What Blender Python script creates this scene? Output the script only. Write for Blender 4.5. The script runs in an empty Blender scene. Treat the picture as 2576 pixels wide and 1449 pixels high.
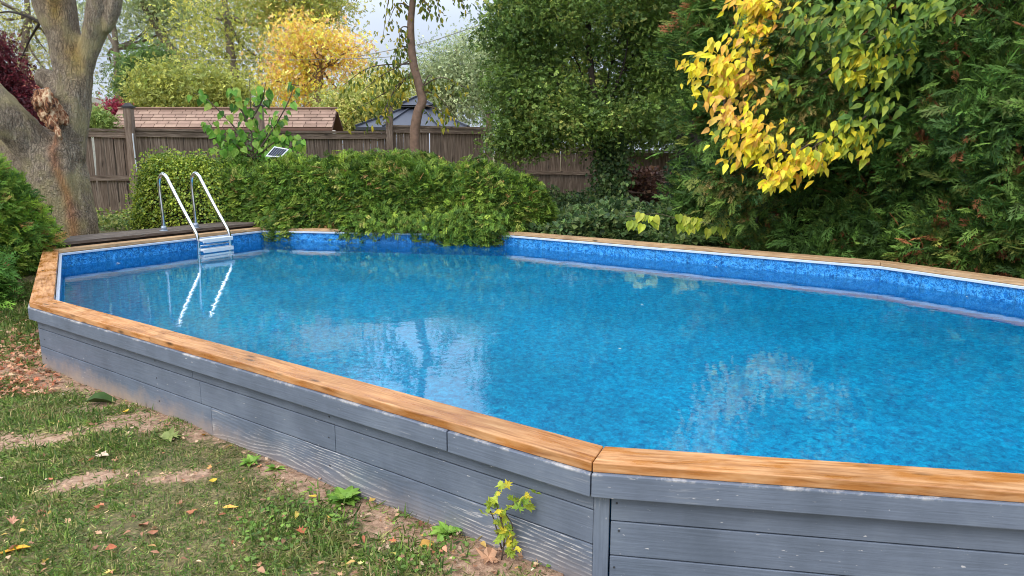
import bpy, bmesh, math, random
import numpy as np
from mathutils import Vector, Matrix
rnd = random.Random(7)
rng = np.random.default_rng(11)
C = bpy.context.scene.collection
SC = bpy.context.scene
PI = math.pi

# ------------------------------------------------------------------ camera, sky, sun, exposure
EYE = 1.65
PITCH = math.radians(10.7)
FPX, CX, CY = 1800.0, 1288.0, 724.5          # focal length and centre in pixels of a 2576 px wide picture
cam_d = bpy.data.cameras.new('camera')
cam = bpy.data.objects.new('camera', cam_d); C.objects.link(cam)
cam_d.sensor_width = 36.0; cam_d.lens = 36.0 * FPX / 2576.0
cam_d.clip_start = 0.05; cam_d.clip_end = 2000
cam.location = (0, 0, EYE); cam.rotation_euler = (PI / 2 - PITCH, 0, 0)
SC.camera = cam

world = bpy.data.worlds.new('World'); SC.world = world; world.use_nodes = True
nt = world.node_tree; nt.nodes.clear()
o_ = nt.nodes.new('ShaderNodeOutputWorld'); bg = nt.nodes.new('ShaderNodeBackground')
sky = nt.nodes.new('ShaderNodeTexSky'); sky.sky_type = 'NISHITA'; sky.sun_disc = False
SUN_EL, SUN_ROT = math.radians(48), math.radians(215)
sky.sun_elevation = SUN_EL; sky.sun_rotation = SUN_ROT
sky.dust_density = 2.0
tc = nt.nodes.new('ShaderNodeTexCoord'); mp = nt.nodes.new('ShaderNodeMapping'); mp.inputs['Scale'].default_value = (1, 1, 3.0)
nz = nt.nodes.new('ShaderNodeTexNoise'); nz.inputs['Scale'].default_value = 2.2; nz.inputs['Detail'].default_value = 5
cr = nt.nodes.new('ShaderNodeValToRGB'); cr.color_ramp.elements[0].position = .3; cr.color_ramp.elements[1].position = .72
cr.color_ramp.elements[0].color = (5.2, 6.2, 8.0, 1); cr.color_ramp.elements[1].color = (7.8, 8.2, 9.0, 1)
mx = nt.nodes.new('ShaderNodeMix'); mx.data_type = 'RGBA'; mx.inputs[0].default_value = .82
nt.links.new(tc.outputs['Generated'], mp.inputs[0]); nt.links.new(mp.outputs[0], nz.inputs[0])
nt.links.new(nz.outputs[0], cr.inputs[0]); nt.links.new(sky.outputs[0], mx.inputs[6]); nt.links.new(cr.outputs[0], mx.inputs[7])
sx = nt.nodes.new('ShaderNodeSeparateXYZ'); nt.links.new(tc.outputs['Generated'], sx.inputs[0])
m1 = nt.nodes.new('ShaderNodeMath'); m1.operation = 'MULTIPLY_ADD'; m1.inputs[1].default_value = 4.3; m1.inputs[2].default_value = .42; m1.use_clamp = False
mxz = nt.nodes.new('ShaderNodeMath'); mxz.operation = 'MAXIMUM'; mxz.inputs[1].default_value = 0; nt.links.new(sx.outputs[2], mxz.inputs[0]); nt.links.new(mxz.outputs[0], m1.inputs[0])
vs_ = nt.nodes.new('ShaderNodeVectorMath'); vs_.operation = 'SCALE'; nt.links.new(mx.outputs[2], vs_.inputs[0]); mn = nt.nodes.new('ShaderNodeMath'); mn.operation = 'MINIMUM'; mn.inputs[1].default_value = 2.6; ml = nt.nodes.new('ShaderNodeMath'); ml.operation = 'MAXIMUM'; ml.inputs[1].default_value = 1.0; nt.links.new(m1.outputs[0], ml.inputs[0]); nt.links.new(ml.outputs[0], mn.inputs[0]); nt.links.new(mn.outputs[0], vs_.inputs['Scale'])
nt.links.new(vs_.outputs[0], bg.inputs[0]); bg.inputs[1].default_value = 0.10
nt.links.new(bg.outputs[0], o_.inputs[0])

sun_d = bpy.data.lights.new('sun', 'SUN'); sun = bpy.data.objects.new('sun', sun_d); C.objects.link(sun)
sun_d.energy = 1.5; sun_d.angle = math.radians(25); sun_d.color = (1.0, .95, .87)
# direction towards the sun (rotation measured as the sky texture does)
sd = Vector((math.sin(SUN_ROT) * math.cos(SUN_EL), math.cos(SUN_ROT) * math.cos(SUN_EL), math.sin(SUN_EL)))
sun.rotation_euler = sd.to_track_quat('Z', 'Y').to_euler()
SC.view_settings.view_transform = 'Standard'; SC.view_settings.look = 'None'
SC.view_settings.exposure = 0.2; SC.view_settings.gamma = 1; SC.view_settings.use_curve_mapping = False
SC.render.engine = 'CYCLES'
SC.cycles.max_bounces = 7; SC.cycles.diffuse_bounces = 3; SC.cycles.glossy_bounces = 3; SC.cycles.filter_width = 1.0
SC.cycles.transmission_bounces = 6; SC.cycles.transparent_max_bounces = 8
SC.cycles.sample_clamp_indirect = 6

# ------------------------------------------------------------------ helpers
def ray(x, y):
    a = (x - CX) / FPX; b = -(y - CY) / FPX
    return np.array([a, math.cos(PITCH) + b * math.sin(PITCH), -math.sin(PITCH) + b * math.cos(PITCH)])
def at(x, y, Y):                                   # the place at distance Y along a line of sight
    r = ray(x, y); r = r * (Y / r[1]); return np.array([r[0], r[1], EYE + r[2]])
def onz(x, y, z):                                  # the place where a line of sight meets height z
    r = ray(x, y); r = r * ((z - EYE) / r[2]); return np.array([r[0], r[1], z])
def S(r, g, b):
    f = lambda c: (c / 255 / 12.92) if c / 255 <= .04045 else ((c / 255 + .055) / 1.055) ** 2.4
    return (f(r), f(g), f(b))

def tag(o, label=None, cat=None, group=None, kind=None):
    if label: o['label'] = label
    if cat: o['category'] = cat
    if group: o['group'] = group
    if kind: o['kind'] = kind
    return o
def empty(name, loc=(0, 0, 0), label=None, cat=None, group=None):
    o = bpy.data.objects.new(name, None); C.objects.link(o); o.location = tuple(float(v) for v in loc)
    o.empty_display_size = .1
    return tag(o, label, cat, group)
def link(name, me, parent=None):
    o = bpy.data.objects.new(name, me); C.objects.link(o)
    if parent is not None:
        o.parent = parent
        off = Vector((0, 0, 0)); q = parent
        while q is not None: off += q.location; q = q.parent
        o.location = -off                          # meshes are written in world coordinates
    return o
def mesh_np(name, V, F, mat, parent=None, tint=None, smooth=False):
    V = np.asarray(V, dtype=np.float32); F = np.asarray(F, dtype=np.int32)
    me = bpy.data.meshes.new(name); k = F.shape[1]
    me.vertices.add(len(V)); me.vertices.foreach_set('co', V.ravel())
    me.loops.add(F.size); me.loops.foreach_set('vertex_index', F.ravel())
    me.polygons.add(len(F)); me.polygons.foreach_set('loop_start', np.arange(0, F.size, k, dtype=np.int32))
    me.update(calc_edges=True)
    if tint is not None:
        T = np.ones((len(V), 4), dtype=np.float32); T[:, :3] = tint
        a = me.color_attributes.new('tint', 'FLOAT_COLOR', 'POINT'); a.data.foreach_set('color', T.ravel())
    if smooth: me.polygons.foreach_set('use_smooth', np.ones(len(F), dtype=bool))
    me.materials.append(mat)
    return link(name, me, parent)

class Noise:                                       # cheap smooth noise for shapes
    def __init__(s, seed, scale=1.0, n=10):
        r = np.random.default_rng(seed); s.k = r.normal(size=(n, 3)) * scale; s.p = r.uniform(0, 6.28, n); s.n = n
    def __call__(s, P):
        return np.sin(np.asarray(P) @ s.k.T + s.p).sum(-1) / math.sqrt(s.n * .5)

class MB:                                          # a bmesh collector with uv in metres (u along the grain)
    def __init__(s): s.bm = bmesh.new(); s.uv = s.bm.loops.layers.uv.new('uv')
    def face(s, pts, d=None, off=(0, 0)):
        vs = [s.bm.verts.new(tuple(float(c) for c in p)) for p in pts]
        try: f = s.bm.faces.new(vs)
        except ValueError: return
        return f
    def prism(s, poly, z0, z1, d, off=(0, 0)):     # poly: plan outline; z0/z1 scalar or per point
        n = len(poly)
        z0 = [z0] * n if np.isscalar(z0) else z0; z1 = [z1] * n if np.isscalar(z1) else z1
        lo = [s.bm.verts.new((float(p[0]), float(p[1]), float(z))) for p, z in zip(poly, z0)]
        hi = [s.bm.verts.new((float(p[0]), float(p[1]), float(z))) for p, z in zip(poly, z1)]
        fs = [s.bm.faces.new(lo[::-1]), s.bm.faces.new(hi)]
        for i in range(n):
            j = (i + 1) % n; fs.append(s.bm.faces.new([lo[i], lo[j], hi[j], hi[i]]))
        s.setuv(fs, d, off)
    def setuv(s, fs, d, off):
        d = Vector((float(d[0]), float(d[1]), float(d[2]) if len(d) > 2 else 0)).normalized(); pr = Vector((-d.y, d.x, 0))
        if pr.length < .1: pr = Vector((1, 1, 0))
        for f in fs:
            for l in f.loops:
                c = l.vert.co
                zz = c.z if abs(d.z) < .5 else 0
                l[s.uv].uv = (c.dot(d) + off[0], c.dot(pr) + zz + off[1])
    def hexa(s, P, d, off=(0, 0)):                 # eight corners: 4 bottom, 4 top
        v = [s.bm.verts.new(tuple(float(c) for c in p)) for p in P]
        fs = [s.bm.faces.new([v[i] for i in q]) for q in ((3, 2, 1, 0), (4, 5, 6, 7), (0, 1, 5, 4), (1, 2, 6, 5), (2, 3, 7, 6), (3, 0, 4, 7))]
        s.setuv(fs, d, off)
    def bar(s, a, b, w, h, up=(0, 0, 1), off=(0, 0)):   # bar from a to b, w sideways, h along up, centred
        a = Vector(a); b = Vector(b); d = (b - a).normalized(); u = Vector(up); sd_ = d.cross(u).normalized(); u = sd_.cross(d).normalized()
        P = []
        for q in (-.5, .5):
            for (e, sx) in ((a, -.5), (a, .5), (b, .5), (b, -.5)): P.append(e + sd_ * w * sx + u * h * q)
        s.hexa(P, d, off)
    def tube(s, path, rad, n=10, cap=True):
        path = [Vector(tuple(float(c) for c in p)) for p in path]
        if np.isscalar(rad): rad = [rad] * len(path)
        rings = []; ref = Vector((.3, .1, 1)).normalized()
        if abs((path[-1] - path[0]).normalized().dot(ref)) > .9: ref = Vector((1, .2, 0)).normalized()
        for i, p in enumerate(path):
            t = (path[min(i + 1, len(path) - 1)] - path[max(i - 1, 0)]).normalized()
            x = (ref - t * ref.dot(t)).normalized(); y = t.cross(x); ref = x
            rings.append([s.bm.verts.new(p + (x * math.cos(2 * PI * k / n) + y * math.sin(2 * PI * k / n)) * rad[i]) for k in range(n)])
        for a, b in zip(rings, rings[1:]):
            for k in range(n):
                f = s.bm.faces.new([a[k], a[(k + 1) % n], b[(k + 1) % n], b[k]]); f.smooth = True
        if cap:
            s.bm.faces.new(rings[0][::-1]); s.bm.faces.new(rings[-1])
    def build(s, name, mat, parent=None, bevel=0, seg=1):
        me = bpy.data.meshes.new(name); s.bm.normal_update(); s.bm.to_mesh(me); s.bm.free(); me.materials.append(mat)
        o = link(name, me, parent)
        if bevel:
            m = o.modifiers.new('bevel', 'BEVEL'); m.width = bevel; m.segments = seg; m.limit_method = 'ANGLE'
        return o

def smooth_path(pts, n=6):                         # Catmull-Rom
    P = [np.array(p, float) for p in pts]; P = [2 * P[0] - P[1]] + P + [2 * P[-1] - P[-2]]; out = []
    for i in range(1, len(P) - 2):
        for k in range(n):
            t = k / n; a, b, c, d = P[i - 1:i + 3]
            out.append(.5 * ((2 * b) + (-a + c) * t + (2 * a - 5 * b + 4 * c - d) * t * t + (-a + 3 * b - 3 * c + d) * t ** 3))
    out.append(P[-2]); return out

# ------------------------------------------------------------------ materials
def mat(name):
    m = bpy.data.materials.new(name); m.use_nodes = True; n = m.node_tree
    b = n.nodes['Principled BSDF']; return m, n, b
def N(n, t, **kw):
    x = n.nodes.new('ShaderNode' + t)
    for k, v in kw.items():
        if k in x.inputs: x.inputs[k].default_value = v
        else: setattr(x, k, v)
    return x
def ramp(n, fac, stops, interp='LINEAR'):
    r = n.nodes.new('ShaderNodeValToRGB'); e = r.color_ramp.elements; r.color_ramp.interpolation = interp
    while len(e) < len(stops): e.new(.5)
    for i, (p, c) in enumerate(stops):
        e[i].position = p; e[i].color = tuple(c) + (1,) if not np.isscalar(c) else (c, c, c, 1)
    n.links.new(fac, r.inputs[0]); return r.outputs[0]
def mixc(n, fac, a, b, mode='MIX'):
    m = n.nodes.new('ShaderNodeMix'); m.data_type = 'RGBA'; m.blend_type = mode
    for i, v in ((0, fac), (6, a), (7, b)):
        if hasattr(v, 'is_linked') or hasattr(v, 'links'): n.links.new(v, m.inputs[i])
        elif i == 0: m.inputs[0].default_value = v
        else: m.inputs[i].default_value = tuple(v) + (1,)
    return m.outputs[2]
def mth(n, op, a, b=0.0):
    m = n.nodes.new('ShaderNodeMath'); m.operation = op
    for i, v in enumerate((a, b)):
        if hasattr(v, 'links'): n.links.new(v, m.inputs[i])
        else: m.inputs[i].default_value = v
    return m.outputs[0]
def bump(n, b, h, strength=.5, dist=.01):
    x = n.nodes.new('ShaderNodeBump'); x.inputs['Strength'].default_value = strength; x.inputs['Distance'].default_value = dist
    n.links.new(h, x.inputs['Height']); n.links.new(x.outputs[0], b.inputs['Normal'])
def coords(n, kind='Object', scale=(1, 1, 1)):
    if kind == 'geo': o = N(n, 'NewGeometry').outputs['Position']
    elif kind == 'uv': o = N(n, 'UVMap').outputs[0]
    else: o = N(n, 'TexCoord').outputs[kind]
    m = N(n, 'Mapping'); m.inputs['Scale'].default_value = scale; n.links.new(o, m.inputs[0]); return m.outputs[0]
def noise(n, vec, scale, detail=4, rough=.55, dist=0):
    x = N(n, 'TexNoise'); x.inputs['Scale'].default_value = scale; x.inputs['Detail'].default_value = detail
    x.inputs['Roughness'].default_value = rough; x.inputs['Distortion'].default_value = dist
    n.links.new(vec, x.inputs['Vector']); return x.outputs[0]

def leaf_mat(name, rough=.5, transl=.28, spec=.35, inst=False):
    m, n, b = mat(name)
    a = N(n, 'Attribute', attribute_name='tint'); g = coords(n, 'geo')
    v = ramp(n, noise(n, g, 14, 3), [(.3, .72), (.7, 1.25)])
    col = mixc(n, 1.0, a.outputs['Color'], v, 'MULTIPLY')
    if inst:
        ai = N(n, 'Attribute', attribute_name='itint', attribute_type='INSTANCER'); col = mixc(n, 1.0, col, ai.outputs['Color'], 'MULTIPLY')
    n.links.new(col, b.inputs['Base Color']); b.inputs['Roughness'].default_value = rough
    b.inputs['Specular IOR Level'].default_value = spec
    t = N(n, 'BsdfTranslucent'); n.links.new(col, t.inputs[0]); mx_ = N(n, 'MixShader'); mx_.inputs[0].default_value = transl
    n.links.new(b.outputs[0], mx_.inputs[1]); n.links.new(t.outputs[0], mx_.inputs[2])
    n.links.new(mx_.outputs[0], n.nodes['Material Output'].inputs[0]); return m
M = {}
M['leaf'] = leaf_mat('leaf'); M['cedar'] = leaf_mat('cedar', .6, .15, .25)
M['leaf_i'] = leaf_mat('leaf_i', inst=True); M['cedar_i'] = leaf_mat('cedar_i', .6, .15, .25, inst=True)
def plain(name, c, rough=.6, metal=0, var=.15, scale=8, b_s=0):
    m, n, b = mat(name); g = coords(n, 'geo'); nn = noise(n, g, scale, 4)
    lo = tuple(x * (1 - var) for x in c); hi = tuple(min(1, x * (1 + var)) for x in c)
    n.links.new(ramp(n, nn, [(.3, lo), (.7, hi)]), b.inputs['Base Color'])
    b.inputs['Roughness'].default_value = rough; b.inputs['Metallic'].default_value = metal
    if b_s: bump(n, b, nn, b_s, .01)
    M[name] = m; return m
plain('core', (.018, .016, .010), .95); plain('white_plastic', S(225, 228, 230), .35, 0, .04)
plain('rim_white', S(205, 215, 228), .4, 0, .06, 20)
plain('dark_metal', S(60, 62, 66), .5); plain('cable', S(150, 150, 140), .6)
plain('cream', S(225, 220, 205), .7); plain('post_cap', S(62, 58, 58), .6); plain('twig', S(92, 78, 64), .9, 0, .3, 30)
plain('flange', S(160, 170, 182), .35, .3)
m, n, b = mat('steel'); b.inputs['Metallic'].default_value = 1; b.inputs['Roughness'].default_value = .13
b.inputs['Base Color'].default_value = (.78, .79, .8, 1); M['steel'] = m

def wood(name, base, dark, light, knots=True, rough=.6, wet=False, wear=None, gs=1.0, bs=.35):
    """grain along u of the board's own uv"""
    m, n, b = mat(name)
    u = coords(n, 'uv', (1.3, 16 * gs, 1)); warp = coords(n, 'uv', (1.0, 4.0, 1))
    w = noise(n, warp, 1.6, 3, .5)
    add = N(n, 'VectorMath', operation='ADD'); cmb = N(n, 'CombineXYZ'); n.links.new(mth(n, 'MULTIPLY', w, 2.2), cmb.inputs[1])
    n.links.new(u, add.inputs[0]); n.links.new(cmb.outputs[0], add.inputs[1])
    gr = noise(n, add.outputs[0], 2.4, 6, .62); broad = noise(n, coords(n, 'uv', (1.5, 3, 1)), 1.3, 3)
    col = ramp(n, gr, [(.28, dark), (.5, base), (.75, light)])
    col = mixc(n, 1.0, col, ramp(n, broad, [(.3, .78), (.7, 1.18)]), 'MULTIPLY')
    oi = N(n, 'ObjectInfo'); col = mixc(n, 1.0, col, ramp(n, oi.outputs['Random'], [(0, .86), (1, 1.12)]), 'MULTIPLY')
    if knots:
        v = N(n, 'TexVoronoi'); v.inputs['Scale'].default_value = 1; n.links.new(coords(n, 'uv', (3.6, 12, 1)), v.inputs['Vector'])
        k = ramp(n, v.outputs['Distance'], [(.08, 1.0), (.2, 0.0)])
        k2 = mth(n, 'MULTIPLY', k, ramp(n, noise(n, coords(n, 'uv'), 1.7, 1), [(.44, 0.0), (.5, 1.0)]))
        col = mixc(n, k2, col, tuple(x * .28 for x in base))
    if wet:
        f = ramp(n, noise(n, coords(n, 'uv', (1, 3, 1)), 4.0, 4, .6), [(.40, 0.0), (.60, 1.0)])
        col = mixc(n, f, col, mixc(n, 1.0, col, (.84, .66, .44), 'MULTIPLY'))
        n.links.new(ramp(n, f, [(0, .7), (1, .22)]), b.inputs['Roughness'])
    else: b.inputs['Roughness'].default_value = rough
    n.links.new(col, b.inputs['Base Color']); bump(n, b, gr, bs, .004); M[name] = m; return m
wood('coping_wood', S(190, 138, 88), S(142, 92, 50), S(214, 168, 120), wet=True, bs=.35, gs=1.5)
wood('far_coping_wood', S(188, 150, 108), S(150, 112, 76), S(212, 178, 136), rough=.7, bs=.2)
wood('deck_wood', S(96, 84, 74), S(60, 50, 44), S(140, 128, 114), rough=.85)
wood('fence_wood', S(134, 114, 98), S(74, 60, 51), S(186, 166, 148), knots=True, rough=.9, gs=1.2, bs=.6)
wood('fence_wood_brown', S(134, 114, 98), S(88, 72, 60), S(172, 154, 138), rough=.9)

def painted(name, worn, soil=False):
    m, n, b = mat(name)
    u = coords(n, 'uv', (1.1, 11, 1)); w = noise(n, coords(n, 'uv', (.6, 2.0, 1)), 1.5, 2, .5)
    cmb = N(n, 'CombineXYZ'); n.links.new(mth(n, 'MULTIPLY', w, 3.2), cmb.inputs[1]); add = N(n, 'VectorMath', operation='ADD')
    n.links.new(u, add.inputs[0]); n.links.new(cmb.outputs[0], add.inputs[1])
    wv = N(n, 'TexWave', wave_type='BANDS', bands_direction='Y'); wv.inputs['Scale'].default_value = 1.6
    wv.inputs['Distortion'].default_value = .9; wv.inputs['Detail'].default_value = 3; wv.inputs['Detail Scale'].default_value = 1.5
    n.links.new(add.outputs[0], wv.inputs['Vector'])
    g = coords(n, 'geo')
    paint = ramp(n, noise(n, g, 3.5, 5, .6), [(.3, S(92, 101, 114)), (.55, S(106, 115, 129)), (.8, S(120, 129, 141))])
    streak = noise(n, coords(n, 'uv', (2.0, 60, 1)), 2.0, 4, .6)
    paint = mixc(n, 1.0, paint, ramp(n, streak, [(.3, .86), (.7, 1.12)]), 'MULTIPLY')
    # wear: grain ridges rubbed bare where a broad mask allows, plus flecks
    mask = ramp(n, noise(n, coords(n, 'geo', (1, 1, 3)), 1.8, 4, .6), [(.42, 0.0), (.6, 1.0)] if worn else [(.66, 0.0), (.75, .4)])
    ridg = ramp(n, wv.outputs['Fac'], [(.66, 0.0), (.86, 1.0)])
    fine = ramp(n, noise(n, coords(n, 'uv', (7, 90, 1)), 2.5, 3, .6), [(.42, 0.0), (.6, 1.0)])
    f = mth(n, 'MULTIPLY', mth(n, 'MULTIPLY', mask, ridg), fine)
    fl = ramp(n, noise(n, coords(n, 'uv', (7, 26, 1)), 3.3, 3, .6), [(.69, 0.0), (.715, .85)])
    f = mth(n, 'MAXIMUM', f, fl)
    col = mixc(n, f, paint, S(205, 200, 196))
    if worn or soil:                               # soil splashed on the lowest boards
        z = N(n, 'SeparateXYZ'); n.links.new(g, z.inputs[0])
        s = mth(n, 'ADD', z.outputs[2], mth(n, 'MULTIPLY', noise(n, g, 9, 4, .7), .22))
        x = N(n, 'SeparateXYZ'); n.links.new(g, x.inputs[0])
        lf = ramp(n, mth(n, 'MULTIPLY', x.outputs[0], -.25), [(.25, .35), (.6, 1.0)])
        sp = mth(n, 'MULTIPLY', ramp(n, s, [(.13, 1.0), (.27, 0.0)]), mth(n, 'MULTIPLY', lf, .8))
        col = mixc(n, sp, col, S(176, 152, 128))
    zt = N(n, 'SeparateXYZ'); n.links.new(g, zt.inputs[0])     # paint rubbed off the top edges
    ed = mth(n, 'MULTIPLY', ramp(n, mth(n, 'MULTIPLY', zt.outputs[2], 1.0), [(.4995, 0.0), (.5035, 1.0)]), ramp(n, noise(n, g, 7, 6, .75), [(.50, .0), (.66, .8)]))
    col = mixc(n, ed, col, S(206, 200, 192))
    n.links.new(col, b.inputs['Base Color']); b.inputs['Roughness'].default_value = .52
    h = mth(n, 'ADD', mth(n, 'MULTIPLY', wv.outputs['Fac'], .6 if worn else .15), streak); bump(n, b, h, .3, .003); M[name] = m
painted('grey_paint', False); painted('grey_paint_worn', True); painted('grey_paint_soiled', False, True)

# liner: patterned border above the water, darker mottled sheet below (v = height in metres)
m, n, b = mat('liner'); uv = coords(n, 'uv'); sp = N(n, 'SeparateXYZ'); n.links.new(uv, sp.inputs[0])
v1 = N(n, 'TexVoronoi', feature='DISTANCE_TO_EDGE'); v1.inputs['Scale'].default_value = 26; v1.inputs['Randomness'].default_value = 1
dn = N(n, 'VectorMath', operation='ADD'); cb = N(n, 'CombineXYZ'); nn = noise(n, uv, 12, 3); n.links.new(mth(n, 'MULTIPLY', nn, .25), cb.inputs[0]); n.links.new(mth(n, 'MULTIPLY', noise(n, uv, 15, 3), .2), cb.inputs[1])
n.links.new(uv, dn.inputs[0]); n.links.new(cb.outputs[0], dn.inputs[1]); n.links.new(dn.outputs[0], v1.inputs['Vector'])
motif = ramp(n, v1.outputs[0], [(.02, (.10, .42, .80)), (.10, (.015, .22, .58)), (.3, (.005, .13, .42))])
motif = mixc(n, 1.0, motif, ramp(n, noise(n, uv, 16, 4, .6), [(.3, .55), (.7, 1.35)]), 'MULTIPLY')
low = ramp(n, noise(n, uv, 16, 5, .65), [(.3, (.0, .17, .48)), (.7, (.004, .28, .62))])
fr = mth(n, 'FRACT', mth(n, 'MULTIPLY', sp.outputs[0], 2.4)); jn = ramp(n, fr, [(.0, .62), (.05, 1.0), (.96, 1.0)])
motif = mixc(n, 1.0, motif, jn, 'MULTIPLY')
n.links.new(mixc(n, ramp(n, sp.outputs[1], [(.32, 0.0), (.325, 1.0)]), low, motif), b.inputs['Base Color']); b.inputs['Roughness'].default_value = .35
M['liner'] = m
m, n, b = mat('liner_floor'); g = coords(n, 'geo')
c1 = ramp(n, noise(n, g, 24, 6, .8, .5), [(.36, (.0, .17, .38)), (.5, (.0, .34, .60)), (.63, (.002, .54, .80))])
n.links.new(mixc(n, 1.0, c1, ramp(n, noise(n, g, 1.1, 3), [(.3, .85), (.7, 1.15)]), 'MULTIPLY'), b.inputs['Base Color']); b.inputs['Roughness'].default_value = .5
M['liner_floor'] = m
m, n, b = mat('water'); n.nodes.remove(b); g = coords(n, 'geo', (1, 1.35, 1))
h = mth(n, 'ADD', mth(n, 'MULTIPLY', noise(n, g, 3.0, 2, .5), .5), mth(n, 'MULTIPLY', noise(n, g, 13, 3, .5), .16))
bp = N(n, 'Bump'); bp.inputs['Strength'].default_value = .10; bp.inputs['Distance'].default_value = .03; n.links.new(h, bp.inputs['Height'])
gl = N(n, 'BsdfGlass'); gl.inputs['IOR'].default_value = 1.345; gl.inputs['Roughness'].default_value = 0.0; gl.inputs[0].default_value = (.93, .99, 1, 1)
n.links.new(bp.outputs[0], gl.inputs['Normal']); n.links.new(gl.outputs[0], n.nodes['Material Output'].inputs[0]); M['water'] = m

# ground: soil and thatch mixed by an attribute that follows the worn patches
m, n, b = mat('ground'); g = coords(n, 'geo'); a = N(n, 'Attribute', attribute_name='bare')
soil = ramp(n, noise(n, g, 30, 6, .7), [(.28, S(120, 90, 70)), (.48, S(176, 140, 112)), (.7, S(214, 180, 150))])
th = ramp(n, noise(n, g, 46, 5, .7), [(.3, S(66, 64, 38)), (.5, S(116, 106, 66)), (.72, S(168, 146, 106))])
f = ramp(n, mth(n, 'ADD', a.outputs['Fac'], mth(n, 'MULTIPLY', mth(n, 'SUBTRACT', noise(n, g, 13, 7, .8), .5), 2.8)), [(.35, 0.0), (.65, 1.0)])
n.links.new(mixc(n, f, th, soil), b.inputs['Base Color']); b.inputs['Roughness'].default_value = .95
bump(n, b, noise(n, g, 60, 6, .7), .8, .02); M['ground'] = m

m, n, b = mat('bark'); g = coords(n, 'geo', (1, 1, .28)); nn = noise(n, g, 22, 6, .65, 1.2)
rd = N(n, 'TexVoronoi', feature='DISTANCE_TO_EDGE'); rd.inputs['Scale'].default_value = 25
vm = N(n, 'VectorMath', operation='ADD'); cb = N(n, 'CombineXYZ'); q = mth(n, 'MULTIPLY', noise(n, coords(n, 'geo'), 7, 3), .35)
n.links.new(q, cb.inputs[0]); n.links.new(q, cb.inputs[2]); n.links.new(g, vm.inputs[0]); n.links.new(cb.outputs[0], vm.inputs[1]); n.links.new(vm.outputs[0], rd.inputs['Vector'])
col = ramp(n, nn, [(.3, S(112, 96, 80)), (.55, S(154, 138, 116)), (.78, S(188, 174, 152))])
col = mixc(n, 1.0, col, ramp(n, rd.outputs[0], [(.0, .42), (.12, 1.0)]), 'MULTIPLY')
geo = coords(n, 'geo'); lic = ramp(n, noise(n, geo, 2.0, 4, .6), [(.48, 0.0), (.62, .75)])
col = mixc(n, lic, col, S(164, 152, 108))
a = N(n, 'Attribute', attribute_name='tint'); col = mixc(n, 1.0, col, a.outputs['Color'], 'MULTIPLY')
n.links.new(col, b.inputs['Base Color']); b.inputs['Roughness'].default_value = .9
bump(n, b, mth(n, 'ADD', ramp(n, rd.outputs[0], [(0, 0.0), (.18, 1.0)]), nn), .7, .02); M['bark'] = m
m, n, b = mat('rotten_wood'); g = coords(n, 'geo', (1, 1, .45)); nn = noise(n, g, 16, 5, .7, 1.0)
n.links.new(ramp(n, nn, [(.36, S(58, 34, 24)), (.48, S(160, 104, 68)), (.6, S(226, 196, 156))]), b.inputs['Base Color']); b.inputs['Roughness'].default_value = .9
bump(n, b, nn, 1, .05); M['rotten_wood'] = m
plain('far_bark', S(110, 98, 84), .95, 0, .3, 6); plain('brown_bark', S(124, 98, 80), .9, 0, .25, 14, .6)
plain('dark_bark', S(58, 50, 42), .95, 0, .35, 12, .6)
plain('shingle', S(120, 90, 76), .9, 0, .1, 3); plain('gazebo_roof', S(72, 76, 87), .45, .2, .06)
plain('orange_roof', S(190, 118, 96), .9); plain('solar_glass', S(38, 44, 62), .2, 0, .05)
M['shingle_variants'] = [plain('shingle_a', S(160, 130, 112), .9, 0, .12, 5), plain('shingle_b', S(170, 140, 120), .9, 0, .12, 5), plain('shingle_c', S(150, 122, 104), .9, 0, .12, 5)]

# ------------------------------------------------------------------ foliage machinery
def tpl_leaf(w=.3, fold=.08, droop=.12, wide=.42):
    V = np.array([[0, 0, 0], [-w * .8, wide * .55, fold], [-w, wide, fold], [-w * .55, .75, fold * .4 - droop * .4], [0, 1, -droop],
                  [w * .55, .75, fold * .4 - droop * .4], [w, wide, fold], [w * .8, wide * .55, fold], [0, .5, 0]])
    F = [[8, i, i + 1] for i in range(0, 0)] + [[8, 1, 0], [8, 2, 1], [8, 3, 2], [8, 4, 3], [8, 5, 4], [8, 6, 5], [8, 7, 6], [8, 0, 7]]
    return V, np.array(F)
def tpl_small(w=.32):
    V = np.array([[0, 0, 0], [-w, .45, .07], [0, 1, -.08], [w, .45, .07]]); return V, np.array([[0, 2, 1], [0, 3, 2]])
def tpl_cluster(k=6, w=.3, seed=0, spread=1.0, ls=.42):
    r = np.random.default_rng(seed); Vs, Fs = [], []; v, f = tpl_small(w)
    for i in range(k):
        t = (i + .5) / k; side = 1 if i % 2 else -1; ang = side * (.5 + .5 * r.random()) * spread if i < k - 1 else 0
        c, s_ = math.cos(ang), math.sin(ang); tw = r.normal() * .5; q = v * ls
        q = np.stack([q[:, 0] * math.cos(tw) - q[:, 2] * math.sin(tw), q[:, 1], q[:, 0] * math.sin(tw) + q[:, 2] * math.cos(tw)], 1)
        q = np.stack([q[:, 0] * c + q[:, 1] * s_, -q[:, 0] * s_ + q[:, 1] * c, q[:, 2] + r.normal() * .08], 1) + np.array([0, t * .75, 0])
        Fs.append(f + 4 * i); Vs.append(q)
    return np.concatenate(Vs), np.concatenate(Fs)
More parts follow.
